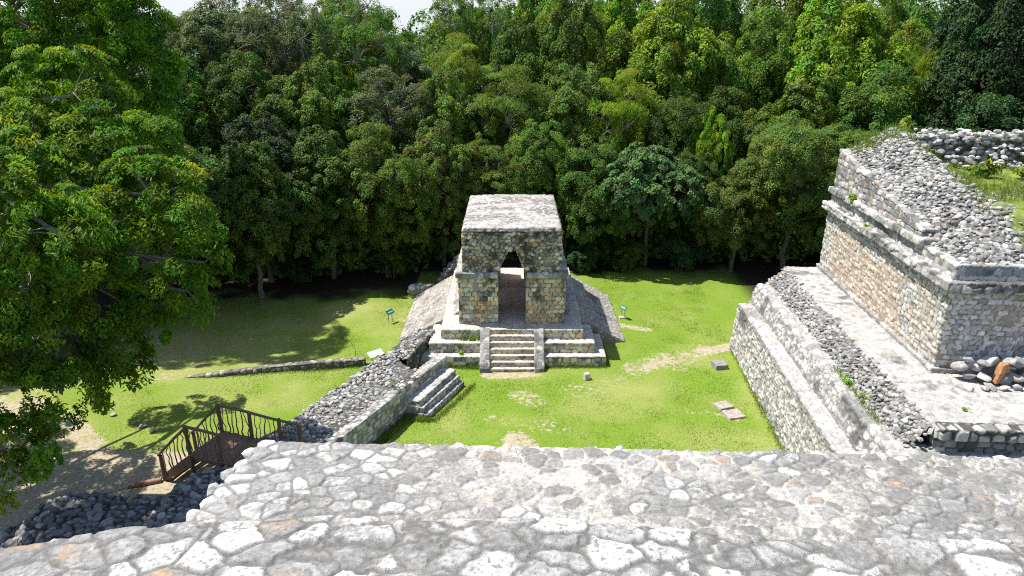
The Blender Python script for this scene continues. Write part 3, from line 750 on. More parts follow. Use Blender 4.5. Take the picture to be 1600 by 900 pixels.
# ------------------------------------------------------------------ the platform the photograph is taken from
T = thing('stone_terrace', (1.5, 4, 0), 'bright terrace of flat rubble set in lime, with a raised ledge of big blocks', 'terrace')
def near_floor(V, N, c, t, r1, r2):
    x = V[:, 0]
    up = sstep(.3, .7, N[:, 2])
    zone = sstep(.36, .54, fbm(V, .6, 171, 5)) * sstep(-1.5, .2, x + .6 * (fbm(V, .4, 172, 3) - .5))
    gry = pick(PAL_FLOOR_R, r2) * (.75 + .5 * fbm(V, .05, 174, 3)[:, None])
    c = c * (1 - (zone * t * .9)[:, None]) + gry * (zone * t * .9)[:, None]
    lime = zone * .92
    lime = lime * np.where(r1 < .35, 1., 1 - t) * up
    w = np.array((.55, .525, .465)) * (.75 + .5 * fbm(V, .06, 173, 3)[:, None])
    c = c * (1 - lime[:, None]) + w * lime[:, None]
    k = sstep(.40, .58, fbm(V, .6, 175, 5)) * sstep(.40, .56, fbm(V, .035, 177, 4)) * .7
    k = np.maximum(k, .4 * sstep(.52, .62, fbm(V, .11, 178, 4)) * (r2 > .3))
    k = np.maximum(k, .7 * sstep(.66, .72, fbm(V, .022, 176, 2)))
    k = np.maximum(k, .75 * sstep(2.3, 3.4, x + .8 * (fbm(V, .5, 179, 3) - .5)) * sstep(.4, .62, fbm(V, .18, 181, 4)))
    return c * (1 - k[:, None]) + np.array((.19, .187, .178)) * k[:, None]
PAL_FLOOR = [(4, (.58, .568, .545)), (3, (.46, .45, .432)), (3, (.36, .352, .338)), (1.8, (.27, .265, .252)), (.2, (.46, .36, .27))]
PAL_FLOOR_R = [(2, (.46, .45, .43)), (3, (.33, .325, .31)), (3, (.25, .245, .233)), (.6, (.35, .29, .235))]
sh = Shell(); ys_, yb = 3.2, 5.58
p4 = [(-2.72, ys_), (6.4, ys_), (6.4, 5.36), (-2.33, 5.66)]
sh.hexa(prism8(p4, 11.0, [11.4, 11.4, 11.36, 11.4]), faces='t v1 u0', n=(880, 230, 30))
V, F = sh.get()
Vd, c = masonry(V, F, pal=PAL_FLOOR, scale=(.17, .135, .18), jit=1.0, amp=.016, crev=.36, mort=.17, dome=.15, seed=183, stain=0, rough=.006, wt=.3, rmax=.60, warp=.6, extra=near_floor, mortar=(.30, .292, .275), lump=.012, crisp=.3)
put('floor', make_mesh('floor', Vd, F, c), M_stone_near, T)
pts = []
x = -2.3
while x < 6.3:
    s = rr.uniform(.035, .095); x += s * .95
    if rr.random() < .85: pts.append((x, 5.64 - (x + 2.33) / 8.73 * .3 + rr.normal(0, .015), 11.35 + rr.normal(0, .012), s)); x += s * .95
y = 5.6
while y > 3.7:
    s = rr.uniform(.07, .12); y -= s * .95
    pts.append((-2.36 - (5.66 - y) / 2.46 * .39 + rr.normal(0, .015), y, 11.36 + rr.normal(0, .01), s)); y -= s * .95
pts = np.array(pts)
scatter_rocks('edge_stone', pts[:, :3], pts[:, 3], T, PAL_FLOOR, 15, tilt=.25, stain=.3)
# ledge of larger blocks nearest the camera
def ledge_far(x): return np.interp(x, [-9, -3.58, -2.35, 8], [1.8, 4.0, 4.27, 4.33])
xs = np.concatenate([np.arange(-6.5, -3.6, .03), np.arange(-3.6, 3.9, .0085), np.arange(3.9, 7, .02)])
ts = np.concatenate([np.linspace(0, .6, 25)[:-1], np.linspace(.6, 1, 110), 1 + np.linspace(.02, .35, 24)])
X, Tt = np.meshgrid(xs, ts)
yf = ledge_far(X); y0 = 1.5
Yt = np.minimum(Tt, 1); Y = y0 + (yf - y0) * Yt
near = np.linspace(0, 1, len(ts))
Z = 11.62 - .20 * sstep(.0, 2.6, X) - np.where(Tt > 1, (Tt - 1) * 1.7, 0) - .03 * sstep(.93, 1.0, Tt)
V = np.stack([X.ravel(), Y.ravel(), Z.ravel()], 1)
V[:, 1] += np.where(Tt.ravel() > 1, (Tt.ravel() - 1) * .12, 0) + .05 * (fbm(np.stack([X.ravel(), 0 * X.ravel(), 0 * X.ravel()], 1), .35, 191, 3) - .5) * sstep(.9, 1, Tt.ravel())
nu, nv = len(xs) - 1, len(ts) - 1
i = np.arange(nu)[None, :]; j = np.arange(nv)[:, None]; q = (j * (nu + 1) + i).ravel()
F = np.stack([q, q + 1, q + nu + 2, q + nu + 1], 1)
def ledge_paint(V, N, c, t, r1, r2):
    k = sstep(.40, .56, fbm(V, .3, 195, 5)) * sstep(.40, .54, fbm(V, .03, 197, 4)) * .6 * (1 - .75 * (r2 < .34))
    k = np.maximum(k, .38 * sstep(.5, .6, fbm(V, .09, 198, 4)) * (r2 > .34))
    k = np.maximum(k, .8 * sstep(.64, .70, fbm(V, .022, 194, 2)))
    c = c * (1 - k[:, None]) + np.array((.18, .177, .168)) * k[:, None]
    o = sstep(.55, .7, fbm(V, .28, 199, 4)) * sstep(-1.2, -2.0, V[:, 0]) * .75 * t
    return c * (1 - o[:, None]) + np.array((.44, .30, .17)) * (.7 + .6 * fbm(V, .05, 201, 4)[:, None]) * o[:, None]
Vd, c = masonry(V, F, pal=[(4, (.60, .59, .565)), (3, (.46, .45, .432)), (3, (.35, .342, .33))], scale=(.33, .25, .5), jit=1.0, p=2.2, amp=.022, crev=.38, mort=.17, dome=.1, seed=187, stain=0, rough=.011, wt=.3, rmax=.66, warp=.55, extra=ledge_paint, mortar=(.27, .262, .247), lump=.015, tint=.2, crisp=.35)
put('ledge', make_mesh('ledge', Vd, F, c), M_stone_near, T)
# the mass below
sh = Shell().hexa([(-2.9, -3, -.1), (9, -3, -.1), (9, 5.7, -.1), (-2.9, 5.9, -.1), (-2.6, -3, 11.2), (6.38, -3, 11.2), (6.38, 5.28, 11.2), (-2.28, 5.58, 11.2)], .16, 'v1 u0 u1')
stone_part('body', sh, T, pal=PAL_TIER, scale=(.4, .4, .3), jit=.8, amp=.05, mort=.2, seed=203)
sh = Shell().hexa([(-7.2, -3, -.1), (-2.3, -3, -.1), (-2.3, 4.2, -.1), (-7.2, 2.6, -.1), (-6.45, -3, 11.3), (-2.3, -3, 11.3), (-2.3, 4.15, 11.3), (-6.45, 2.7, 11.3)], .16, 'v1 u0')
stone_part('body', sh, T, pal=PAL_TIER, scale=(.4, .4, .3), jit=.8, amp=.05, mort=.2, seed=205)

# ------------------------------------------------------------------ trees
def basis(n, r):
    t = nrm(np.cross(n, nrm(r.normal(size=n.shape)) + 1e-6)); return t, np.cross(n, t)

def leaf_cloud(r, C, D, rad, k, Lf, Wf, flat=.6, droop=.25, up=.5, tip=(1.25, 1.2, .9), tipk=.0, tipf=.55, cvar=.36, lvar=.3):
    """leaf faces round clump centres C whose outward direction is D"""
    M = len(C); n = M * k; idx = np.repeat(np.arange(M), k)
    o = nrm(r.normal(size=(n, 3))) * r.random((n, 1)) ** .38
    nd = D[idx]; al = (o * nd).sum(1, keepdims=True)
    flip = (al < 0) & (r.random((n, 1)) < .6); o = np.where(flip, o - 2 * al * nd, o); al = (o * nd).sum(1, keepdims=True)
    p = C[idx] + rad[idx, None] * (o - (1 - flat) * al * nd)
    N = nrm(nd * .45 + o * .6 + np.array((0, 0, up)) + r.normal(size=(n, 3)) * .36)
    t, b = basis(N, r)
    out = nrm(o + 1e-6); t = nrm(t + out * .8 - N * ((t + out * .8) * N).sum(1, keepdims=True)); t[:, 2] -= droop; t = nrm(t); b = nrm(np.cross(N, t))
    L = Lf * r.uniform(.65, 1.3, (n, 1)); Wd = Wf * r.uniform(.7, 1.25, (n, 1))
    V = np.stack([p - t * L * .5, p + b * Wd * .5 + t * L * .05, p + t * L * .5 - N * L * .12, p - b * Wd * .5 + t * L * .05], 1).reshape(-1, 3)
    F = np.arange(n * 4).reshape(n, 4)
    cl = r.uniform(1 - cvar, 1 + cvar, M)[idx] * r.uniform(1 - lvar, 1 + lvar, n)
    col = np.ones((n, 3)) * cl[:, None]
    yel = r.normal(0, .07, M)[idx]; col[:, 0] *= 1 + yel * 2; col[:, 2] *= 1 - yel
    if tipk > 0:
        w = (tipk * sstep(.25, .8, al[:, 0]) * (r.random(M)[idx] < tipf))[:, None]
        col = col * (1 - w) + col * np.array(tip) * w
    return V, F, np.repeat(col, 4, 0)

def tube(pts, rads, sides=6):
    pts = np.asarray(pts, float); n = len(pts)
    T_ = nrm(np.gradient(pts, axis=0)); ref = np.array((.31, .22, .93))
    a = nrm(np.cross(T_, ref)); b = np.cross(T_, a)
    th = np.linspace(0, 2 * np.pi, sides, endpoint=False)
    V = pts[:, None, :] + np.asarray(rads)[:, None, None] * (np.cos(th)[None, :, None] * a[:, None, :] + np.sin(th)[None, :, None] * b[:, None, :])
    V = V.reshape(-1, 3); F = []
    for i in range(n - 1):
        for s in range(sides):
            s2 = (s + 1) % sides; F.append((i * sides + s, i * sides + s2, (i + 1) * sides + s2, (i + 1) * sides + s))
    return V, np.array(F)

def limb(r, a, b, r0, r1, n=7, sag=.12, sides=6):
    a = np.array(a, float); b = np.array(b, float); t = np.linspace(0, 1, n)[:, None]
    L = np.linalg.norm(b - a); w = np.sin(t * np.pi)
    p = a + (b - a) * t + w * r.normal(0, sag * L, (1, 3)) * .5 + r.normal(0, .018 * L, (n, 3)) * w
    p[:, 2] += (w * L * .08)[:, 0]
    return tube(p, np.linspace(r0, r1, n), sides)

class Acc:
    def __init__(s): s.V = []; s.F = []; s.n = 0
    def add(s, V, F): s.V.append(V); s.F.append(F + s.n); s.n += len(V)
    def get(s): return np.concatenate(s.V), np.concatenate(s.F)

def tree_meshes(name, seed, Rx, H, base, lobes, clumps, k, rad, Lf, Wf, trunk_r=.16, droop=.12, up=.5, flat=.7, tipk=.3, tip=(1.3, 1.2, .8), branches=70, rz=None, mult=1, inner=.25, explicit=None, trunk_xy=(0, 0), sub=8):
    """crown of nominal radius Rx between heights base and H, made of lobes of leaf clumps, with a trunk and limbs"""
    r = np.random.default_rng(seed)
    cz = (base + H) / 2; rz = (H - base) / 2
    if explicit is None:
        LC, LR = [], []
        for i in range(lobes):
            for _ in range(50):
                d = nrm(r.normal(size=3)); d[2] = d[2] * .95
                rr_ = r.random() ** .45 * .72
                c = np.array((d[0] * Rx * rr_, d[1] * Rx * rr_, cz + d[2] * rz * rr_))
                if all(np.linalg.norm((c - q) / np.array((1, 1, 1.1))) > .38 * Rx for q in LC): break
            LC.append(c); LR.append(r.uniform(.30, .46) * min(Rx, rz * 1.2))
        LC = np.array(LC); LR = np.array(LR)
    else:
        LC = np.array([e[:3] for e in explicit]); LR = np.array([e[3] for e in explicit])
    Cs, Ds = [], []
    w = LR ** 2 / (LR ** 2).sum()
    tries = 0
    while len(Cs) < clumps and tries < clumps * 30:
        tries += 1
        i = r.choice(len(LC), p=w); d = nrm(r.normal(size=3) + np.array((0, 0, .35)))
        c = LC[i] + d * LR[i] * r.uniform(.72, 1.12)
        ins = np.linalg.norm(LC - c, axis=1) < LR * .62
        if ins.any() and r.random() > inner: continue
        Cs.append(c); Ds.append(nrm(d * .75 + np.array((0, 0, .55))))
    C = np.array(Cs); D = np.array(Ds)
    rd = rad * r.uniform(.6, 1.35, len(C))
    V, F, col = leaf_cloud(r, C, D, rd, k, Lf, Wf, flat, droop, up, tip, tipk)
    crown = make_mesh(name + '_crown', V, F, col, False)
    acc = Acc(); n0 = len(LC); tx, ty = trunk_xy
    fork = np.array((tx + r.normal(0, .1) * Rx * .3, ty + r.normal(0, .1) * Rx * .3, base + (H - base) * .22))
    top = np.array((fork[0] * .5 + tx * .5, fork[1] * .5 + ty * .5, base + (H - base) * .72))
    if mult == 1:
        acc.add(*limb(r, (tx, ty, -.3), fork, trunk_r * 1.35, trunk_r * .85, 8, .04, 9))
        acc.add(*limb(r, fork, top, trunk_r * .85, trunk_r * .3, 8, .08, 7))
        stems = [fork, fork * .5 + top * .5, top]
    else:
        stems = []
        for q in range(mult):
            a = q * 2.4; e_ = np.array((tx + math.cos(a) * Rx * .35, ty + math.sin(a) * Rx * .35, base + (H - base) * r.uniform(.35, .6)))
            acc.add(*limb(r, (tx + math.cos(a) * .2, ty + math.sin(a) * .2, -.3), e_, trunk_r * .8, trunk_r * .4, 9, .06, 7)); stems.append(e_)
    stems = np.array(stems)
    for i in range(n0):
        s = stems[np.argmin(np.linalg.norm(stems - LC[i], axis=1) + np.maximum(0, stems[:, 2] - LC[i][2]) * 2)]
        acc.add(*limb(r, s, LC[i], trunk_r * .5, trunk_r * .2, 7, .12, 6))
    for c in C[r.permutation(len(C))[:branches]]:
        i = np.argmin(np.linalg.norm(LC - c, axis=1) / LR)
        acc.add(*limb(r, LC[i], c, trunk_r * .11, trunk_r * .03, 5, .15, 4))
    V, F = acc.get()
    bark = make_mesh(name + '_trunk', V, F, None, True)
    return crown, bark

M_bark = mat_plain('bark_grey', (.13, .11, .09), .9, .4, 6., .1, .6)
M_bark_pale = mat_plain('bark_pale', (.27, .25, .22), .85, .3, 7., .1, .4)
LEAF = {
    'dark': mat_leaf('leaves_dark', (.036, .080, .020), .22),
    'deep': mat_leaf('leaves_deep', (.078, .148, .020), .26),
    'mid': mat_leaf('leaves_mid', (.122, .210, .026), .28),
    'bright': mat_leaf('leaves_bright', (.175, .290, .028), .32),
    'olive': mat_leaf('leaves_olive', (.120, .185, .030), .25),
    'grey': mat_leaf('leaves_greyish', (.130, .180, .062), .22),
    'blue': mat_leaf('leaves_bluish', (.110, .200, .058), .25),
    'lime': mat_leaf('leaves_lime', (.200, .315, .026), .35),
}
SHAPES = {
    # name: (crown, trunk, nominal radius, nominal height)
    'round': tree_meshes('round', 1, 4.0, 10, 1.5, 11, 475, 154, 0.45, 0.164, 0.076),
    'lobed': tree_meshes('lobed', 2, 4.2, 10, 1.3, 15, 551, 134, 0.43, 0.197, 0.092, tipk=.4),
    'fine': tree_meshes('fine', 3, 4.0, 10, 1.3, 13, 475, 195, 0.45, 0.123, 0.055, droop=.22, trunk_r=.14),
    'broad': tree_meshes('broad', 4, 4.3, 9, 2.2, 13, 494, 106, 0.48, 0.262, 0.143, droop=.35, up=.8, flat=.45, tipk=.3),
    'tall': tree_meshes('tall', 5, 3.6, 14, 4.0, 14, 494, 138, 0.45, 0.180, 0.076, branches=120, trunk_r=.2),
    'sparse': tree_meshes('sparse', 6, 4.0, 14, 5.0, 15, 361, 97, 0.42, 0.172, 0.063, branches=170, trunk_r=.18, inner=.1, tipk=.2),
    'plume': tree_meshes('plume', 7, 3.6, 11, 4.5, 10, 120, 462, .78, 0.139, 0.046, flat=.3, droop=.5, up=1.0, tipk=.5, mult=4, branches=90),
    'skirt': tree_meshes('skirt', 8, 4.0, 9.5, .9, 16, 627, 138, 0.45, 0.156, 0.071, droop=.2, tipk=.45),
    'shrub': tree_meshes('shrub', 9, 2.0, 3.4, .2, 8, 110, 182, .42, 0.139, 0.067, trunk_r=.07, branches=25, mult=3),
}
NOM = {'round': (4.0, 10), 'lobed': (4.2, 10), 'fine': (4.0, 10), 'broad': (4.3, 9), 'tall': (3.6, 14), 'sparse': (4.0, 14), 'plume': (3.6, 11), 'skirt': (4.0, 9.5), 'shrub': (2.0, 3.4)}
MESH = {}
def leafed(shape, leaf):
    """the crown mesh of a shape with the leaf material of a kind"""
    if (shape, leaf) not in MESH:
        m = SHAPES[shape][0].copy(); m.materials.clear(); m.materials.append(LEAF[leaf]); MESH[shape, leaf] = m
    return MESH[shape, leaf]
PALE = {'sparse', 'plume'}
for k, (cm, bm_, *_) in SHAPES.items(): bm_.materials.append(M_bark_pale if k in PALE else M_bark)
tr_ = np.random.default_rng(77)
def tree(x, y, shape, leaf, rad, h, label, group=None, rz=None, name='forest_tree', cat='tree'):
    R0_, H0_ = NOM[shape]
    o = thing(name, (x, y, 0), label, cat, group, tr_.uniform(0, 6.28) if rz is None else rz)
    o.scale = (rad / R0_, rad / R0_, h / H0_)
    for nm, me in (('crown', leafed(shape, leaf)), ('trunk', SHAPES[shape][1])):
        c = bpy.data.objects.new(nm, me); COL.objects.link(c); c.parent = o
    return o
FW = 'trees of the forest behind the gateway'
TREES = [
    # front row along the lawn edge
    (-19.0, 40.0, 'skirt', 'deep', 4.0, 9.4, 'dark drooping tree at the left lawn edge, beside the big yellow green tree'),
    (-15.2, 42.0, 'round', 'dark', 3.6, 9.9, 'round dark tree over the deepest shade at the back of the left lawn'),
    (-11.4, 42.6, 'lobed', 'deep', 3.6, 9.4, 'lobed deep green tree, third along the back of the left lawn'),
    (-8.0, 43.0, 'skirt', 'mid', 3.3, 10.2, 'bushy mid green tree hanging over the shade left of the gateway'),
    (-4.6, 45.4, 'lobed', 'olive', 3.0, 9.6, 'olive tinted leafy tree rising just left of the gateway roof'),
    (-1.2, 47.0, 'fine', 'mid', 3.0, 8.6, 'fine leaved tree directly behind the gateway roof, left half'),
    (2.2, 47.0, 'round', 'mid', 3.0, 9.0, 'round tree directly behind the gateway roof, right half'),
    (5.4, 45.8, 'skirt', 'deep', 3.0, 8.4, 'dark drooping tree beside the right wall of the gateway'),
    (9.0, 45.2, 'broad', 'blue', 3.3, 8.2, 'pale bluish large leaved tree right of the gateway, leaning over the lawn'),
    (12.2, 45.6, 'round', 'deep', 2.8, 7.2, 'short dark tree between the bluish tree and the olive tree'),
    (14.4, 44.0, 'skirt', 'olive', 2.9, 7.6, 'low olive bush like tree beside the far corner of the palace tiers'),
    (17.6, 43.0, 'fine', 'olive', 4.2, 10.6, 'big dense olive brown tree towering behind the far palace corner'),
    (13.2, 47.5, 'broad', 'lime', 1.5, 10.2, 'slender light green sapling in front of the big olive tree'),
    (21.8, 44.5, 'fine', 'olive', 3.6, 10.0, 'olive tree right of the biggest olive one, behind the palace top'),
    (-14.6, 38.4, 'lobed', 'deep', 3.3, 9.2, 'dark leaning tree at the front of the forest, shading the middle of the left lawn'),
    # second row
    (-22.5, 48.0, 'lobed', 'deep', 4.4, 13.0, 'dense dark tree behind the right edge of the big yellow green tree'),
    (-17.6, 49.0, 'round', 'deep', 4.2, 13.0, 'dark round crown above the left lawn, second row'),
    (-13.0, 49.5, 'lobed', 'mid', 4.0, 13.2, 'mid green many lobed crown in front of the grey stemmed sparse trees'),
    (-8.6, 50.5, 'sparse', 'grey', 4.2, 13.2, 'greyish thin leaved tree showing its limbs, left of the gateway'),
    (-4.4, 51.0, 'lobed', 'mid', 3.8, 12.6, 'yellowish green lobed tree above the left end of the gateway roof'),
    (-0.4, 52.0, 'plume', 'mid', 3.6, 12.6, 'tree with several bare pale stems fanning up above the gateway'),
    (4.2, 51.5, 'round', 'olive', 3.8, 12.2, 'olive green round crown above the right end of the gateway roof'),
    (7.2, 50.0, 'plume', 'lime', 2.8, 12.4, 'vivid light green feathery tree with flat sprays right of the gateway'),
    (11.2, 50.5, 'fine', 'deep', 3.6, 11.6, 'dark twiggy tree behind the bluish large leaved tree'),
    (15.2, 51.0, 'skirt', 'deep', 3.8, 11.8, 'shady green tree behind the slender light green sapling'),
    (19.8, 50.0, 'lobed', 'mid', 4.2, 11.8, 'mid green crown just above the biggest olive tree'),
    (25.0, 49.0, 'round', 'deep', 4.2, 12.2, 'deep green crown above the overgrown corner of the palace top'),
    # third row
    (-27.5, 55.0, 'lobed', 'deep', 5.0, 16.0, 'tall dark tree behind the big yellow green tree, near the gap of sky'),
    (-22.0, 56.0, 'tall', 'grey', 4.2, 18.2, 'tall greyish tree under the small gap of sky above the left lawn'),
    (-17.0, 56.5, 'sparse', 'grey', 4.2, 18.9, 'tall sparse tree with grey forked stems over the left lawn'),
    (-12.0, 57.0, 'sparse', 'mid', 4.4, 19.3, 'tall open tree with pale trunk left of the bright flat topped crown'),
    (-7.6, 57.5, 'tall', 'grey', 3.8, 15.0, 'greyish upright crown under the middle gap of sky'),
    (-3.8, 57.0, 'plume', 'bright', 3.8, 14.6, 'bright green flat topped crown just under the middle gap of sky'),
    (0.6, 58.0, 'lobed', 'deep', 4.2, 15.6, 'deep green crown right of the middle gap of sky'),
    (5.2, 57.0, 'round', 'mid', 4.2, 17.7, 'mid green crown above the feathery light green tree'),
    (12.0, 56.0, 'lobed', 'bright', 5.4, 17.7, 'very wide rounded light green crown right of centre'),
    (18.4, 57.0, 'skirt', 'mid', 4.6, 17.5, 'green crown between the two wide rounded light crowns'),
    (24.0, 55.5, 'lobed', 'bright', 5.6, 17.9, 'wide rounded fresh green crown above the palace rubble top'),
    (30.0, 53.0, 'fine', 'lime', 2.6, 15.0, 'narrow yellow green crown next to the black green trees'),
    # fourth row
    (-33.0, 62.0, 'tall', 'deep', 4.6, 19.9, 'tall dark treetop behind the upper edge of the big yellow green tree'),
    (-27.0, 64.0, 'tall', 'grey', 4.0, 17.4, 'pale greyish treetop seen low in the left gap of sky'),
    (-20.0, 65.0, 'sparse', 'grey', 4.8, 18.8, 'thin greyish treetop right of the left gap of sky'),
    (-14.0, 66.0, 'tall', 'grey', 4.8, 19.6, 'tall grey green treetop reaching the sky, left of the gateway'),
    (-3.4, 66.0, 'sparse', 'mid', 4.2, 20.5, 'thin treetop with bare twigs above the flat topped bright crown'),
    (3.0, 66.0, 'lobed', 'mid', 4.6, 20.3, 'green treetop above and right of the gateway, back row'),
    (9.5, 66.0, 'lobed', 'bright', 4.8, 20.5, 'light green treetop behind the very wide rounded crown'),
    (16.5, 66.0, 'round', 'mid', 4.8, 20.5, 'green treetop in the back row, right of the very wide rounded crown'),
    (24.0, 66.0, 'lobed', 'mid', 5.0, 20.3, 'green treetop in the back row behind the wide fresh green crown'),
    (31.0, 65.0, 'skirt', 'bright', 5.0, 19.9, 'bright treetop behind the narrow yellow green crown'),
    (-23.4, 61.0, 'sparse', 'grey', 4.0, 18.9, 'thin tall treetop standing at the right edge of the left gap of sky'),
    # right, behind the palace
    (28.0, 44.0, 'skirt', 'dark', 4.4, 12.0, 'black green undergrowth tree directly behind the stone wall on the palace'),
    (31.5, 47.0, 'round', 'dark', 5.0, 19.0, 'huge black green tree behind the stone wall on the palace'),
    (36.5, 45.0, 'tall', 'dark', 5.2, 20.0, 'very tall black green tree with visible limbs at the far right'),
    (35.5, 53.0, 'lobed', 'dark', 5.2, 18.5, 'black green crown between the two tallest dark trees on the right'),
    (33.0, 39.5, 'fine', 'grey', 3.2, 12.4, 'brownish twiggy low tree at the right end of the stone wall'),
    # left, behind and under the big tree
    (-29.5, 33.5, 'round', 'deep', 4.0, 9.0, 'shady tree behind the lower part of the big yellow green tree'),
    (-18.6, 35.2, 'lobed', 'mid', 3.2, 8.8, 'tree casting the long shade patch on the left lawn'),
    (-29.0, 41.0, 'lobed', 'dark', 5.0, 13.4, 'dark tree far behind the big yellow green tree'),
    (-30.5, 31.0, 'tall', 'deep', 4.6, 12.9, 'tree beyond the dirt path, seen through the big yellow green tree'),
    (-35.0, 50.0, 'round', 'deep', 5.2, 16.0, 'dark crown beyond the dirt path at the far left'),
]
for x, y, s, lf, rad, h, lab in TREES: tree(x, y, s, lf, rad, h, lab, FW)
# undergrowth bushes along the edge
BUSH = [(-21.5, 39.6, 'deep', 1.6, 2.6, 'dark bush at the foot of the trees, far left of the left lawn'), (-13.0, 42.2, 'dark', 1.5, 2.4, 'dark bush in the shade behind the left lawn'),
        (-7.6, 42.8, 'deep', 1.4, 2.2, 'bush in the shade left of the gateway, behind the ruined wall'), (4.9, 43.8, 'dark', 1.1, 1.7, 'leafy dark bush in shade beside the right back corner of the gateway'),
        (7.6, 44.0, 'deep', 1.4, 2.0, 'low dark bush under the bluish large leaved tree'), (11.0, 44.0, 'dark', 1.6, 2.4, 'dark bush under the short dark tree on the right lawn edge')]
for x, y, lf, rad, h, lab in BUSH: tree(x, y, 'shrub', lf, rad, h, lab, 'bushes under the forest edge', None, 'bush', 'bush')
# the forest farther off, one mass
far = Acc(); fc = []; r = np.random.default_rng(91)
C_ = []; D_ = []
for k in range(420):
    y = 70 + 90 * r.random() ** 1.3; x = r.uniform(-1.0, 1.0) * (y * .95 + 8); h = 14.4 + r.normal(0, 1.2) + (1.2 if x > 0 else 0)
    rad = r.uniform(2.5, 4.2)
    for q in range(20):
        d = nrm(r.normal(size=3) + np.array((0, -.3, .6))); C_.append((x + d[0] * rad, y + d[1] * rad, h - 2.2 + d[2] * rad * .75)); D_.append(nrm(d + np.array((0, 0, .4))))
for k in range(1500):
    x = r.uniform(-26, 24); y = r.uniform(46, 52) - 2.5 * (x < -6); C_.append((x, y, r.uniform(.3, 3.6))); D_.append((0, -.5, .8))
for k in range(900):
    y = r.uniform(48, 75); x = r.uniform(-1, 1) * (y * .85); C_.append((x, y, r.uniform(.5, 6))); D_.append((0, -.5, .8))
C_ = np.array(C_); D_ = nrm(np.array(D_))
V, F, c = leaf_cloud(r, C_, D_, r.uniform(.8, 1.5, len(C_)), 34, .55, .3, .6, .3, .6)
far = put('forest', make_mesh('forest', V, F, c, False), LEAF['deep']); tag(far, 'far forest filling the view between the nearer trees', 'forest', None, 'stuff'); far['kind'] = 'stuff'

# the big tree on the left, close to the camera
BT = [(-10.78, 20.5, 8.29, 1.55), (-10.96, 21, 10.27, 1.45), (-9.61, 20.5, 9.5, 0.95), (-10.1, 20.5, 7.35, 1.05), (-11.39, 19, 6.19, 0.85), (-11.98, 18.5, 5.18, 0.8), (-12.72, 17.5, 5.51, 1.05), (-13.79, 17, 4.17, 1.0), (-13.81, 16.5, 3.46, 0.65), (-13.26, 18, 6.85, 1.35), (-12.55, 19.5, 7.42, 1.35), (-12.53, 20.5, 9.31, 1.7), (-13.31, 18.5, 8.76, 1.6), (-14.46, 18, 10.35, 2.0), (-15.17, 17.5, 7.64, 1.7), (-13.99, 20.5, 10.48, 1.7), (-11.13, 20, 6.59, 0.95), (-9.45, 20.6, 8.26, 0.7), (-11.89, 18, 9.82, 1.2), (-13.92, 17.5, 5.71, 1.2), (-11.3, 19, 5.13, 0.6), (-15.06, 22, 11.66, 1.7), (-13.28, 22.5, 11.08, 1.6), (-11.95, 23, 11.3, 1.1), (-14.58, 24, 12.92, 1.6), (-18.5, 22.5, 7.6, 2.0), (-22, 20, 7.6, 2.2), (-19, 18.6, 7.2, 1.8), (-17.0, 27.4, 8.0, .9), (-15.9, 27.7, 7.7, .7), (-18.2, 26.6, 8.2, 1.0), (-23.5, 24, 8.4, 2.4), (-20.5, 21.5, 7.4, 1.8)]
BT_FAR = [(-19.3, 35.5, 10.7, 2.41), (-19.73, 36, 13.84, 2.79), (-23.08, 35, 10.76, 3.3), (-22.76, 36, 14.86, 3.56), (-26.17, 37, 17.46, 3.81), (-20.32, 36, 17.67, 2.92), (-18.5, 37, 13.05, 1.78), (-27.87, 36, 13.1, 3.81), (-22.0, 36, 8.23, 2.79), (-19.12, 36, 8.72, 1.78), (-24.94, 35, 8.26, 2.79), (-18.61, 38, 15.16, 1.4), (-18.0, 36.5, 10.9, 1.27)]
cm, tm = tree_meshes('big', 12, 6, 18, 3, 0, 1300, 145, .42, .17, .066, trunk_r=.26, droop=.55, up=.9, flat=.35, tipk=.9, tip=(2.2, 1.5, .4), branches=170, explicit=BT, trunk_xy=(-20.2, 20.2), inner=.12)
bt = thing('broad_tree', (-20.2, 20.2, 0), 'big spreading tree with yellow green feathery sprays and pale limbs, nearest of all the trees', 'tree')
M_feather = mat_leaf('leaves_feathery', (.098, .215, .013), .36)
put('crown', cm, M_feather, bt); put('trunk', tm, M_bark_pale, bt)
cm, tm = tree_meshes('big_far', 15, 6, 19, 5, 0, 1100, 160, .6, .21, .085, trunk_r=.28, droop=.5, up=.9, flat=.35, tipk=.9, tip=(2.1, 1.4, .5), branches=120, explicit=BT_FAR, trunk_xy=(-25.5, 37.0), inner=.12)
bt = thing('broad_tree', (-25.5, 37.0, 0), 'taller feathery tree with yellow green tips behind the big spreading tree', 'tree')
put('crown', cm, M_feather, bt); put('trunk', tm, M_bark_pale, bt)

# ------------------------------------------------------------------ wooden footbridge with steps over the rubble
M_wood = mat_wood('weathered_wood', (.20, .12, .078))
M_deck = mat_wood('deck_wood', (.27, .165, .115))
M_bough = mat_wood('bough_wood', (.20, .145, .10))
BR = thing('footbridge', (-9.4, 20.9, 0), 'rustic wooden footbridge and steps with crooked stick railings over the rubble wall', 'bridge')
br = np.random.default_rng(41)
ub = np.array((.9375, -.347, 0)); wb = np.array((.347, .9375, 0)); zb = np.array((0, 0, 1.))
N1 = np.array((-10.97, 20.58, 0.)); WID = 1.5; LEN = 3.45; DZ = 1.42
def plank(sh_, o, du, dw, dz):
    sh_.hexa([o, o + du, o + du + dw, o + dw, o + dz, o + du + dz, o + du + dw + dz, o + dw + dz], 9, 't b v0 v1 u0 u1')
def flatpart(name, sh_, mat, parent):
    V, F = np.concatenate(sh_.V), np.concatenate(sh_.F)
    return put(name, make_mesh(name, V, F, None, False), mat, parent)
sh = Shell()
k = 0.0
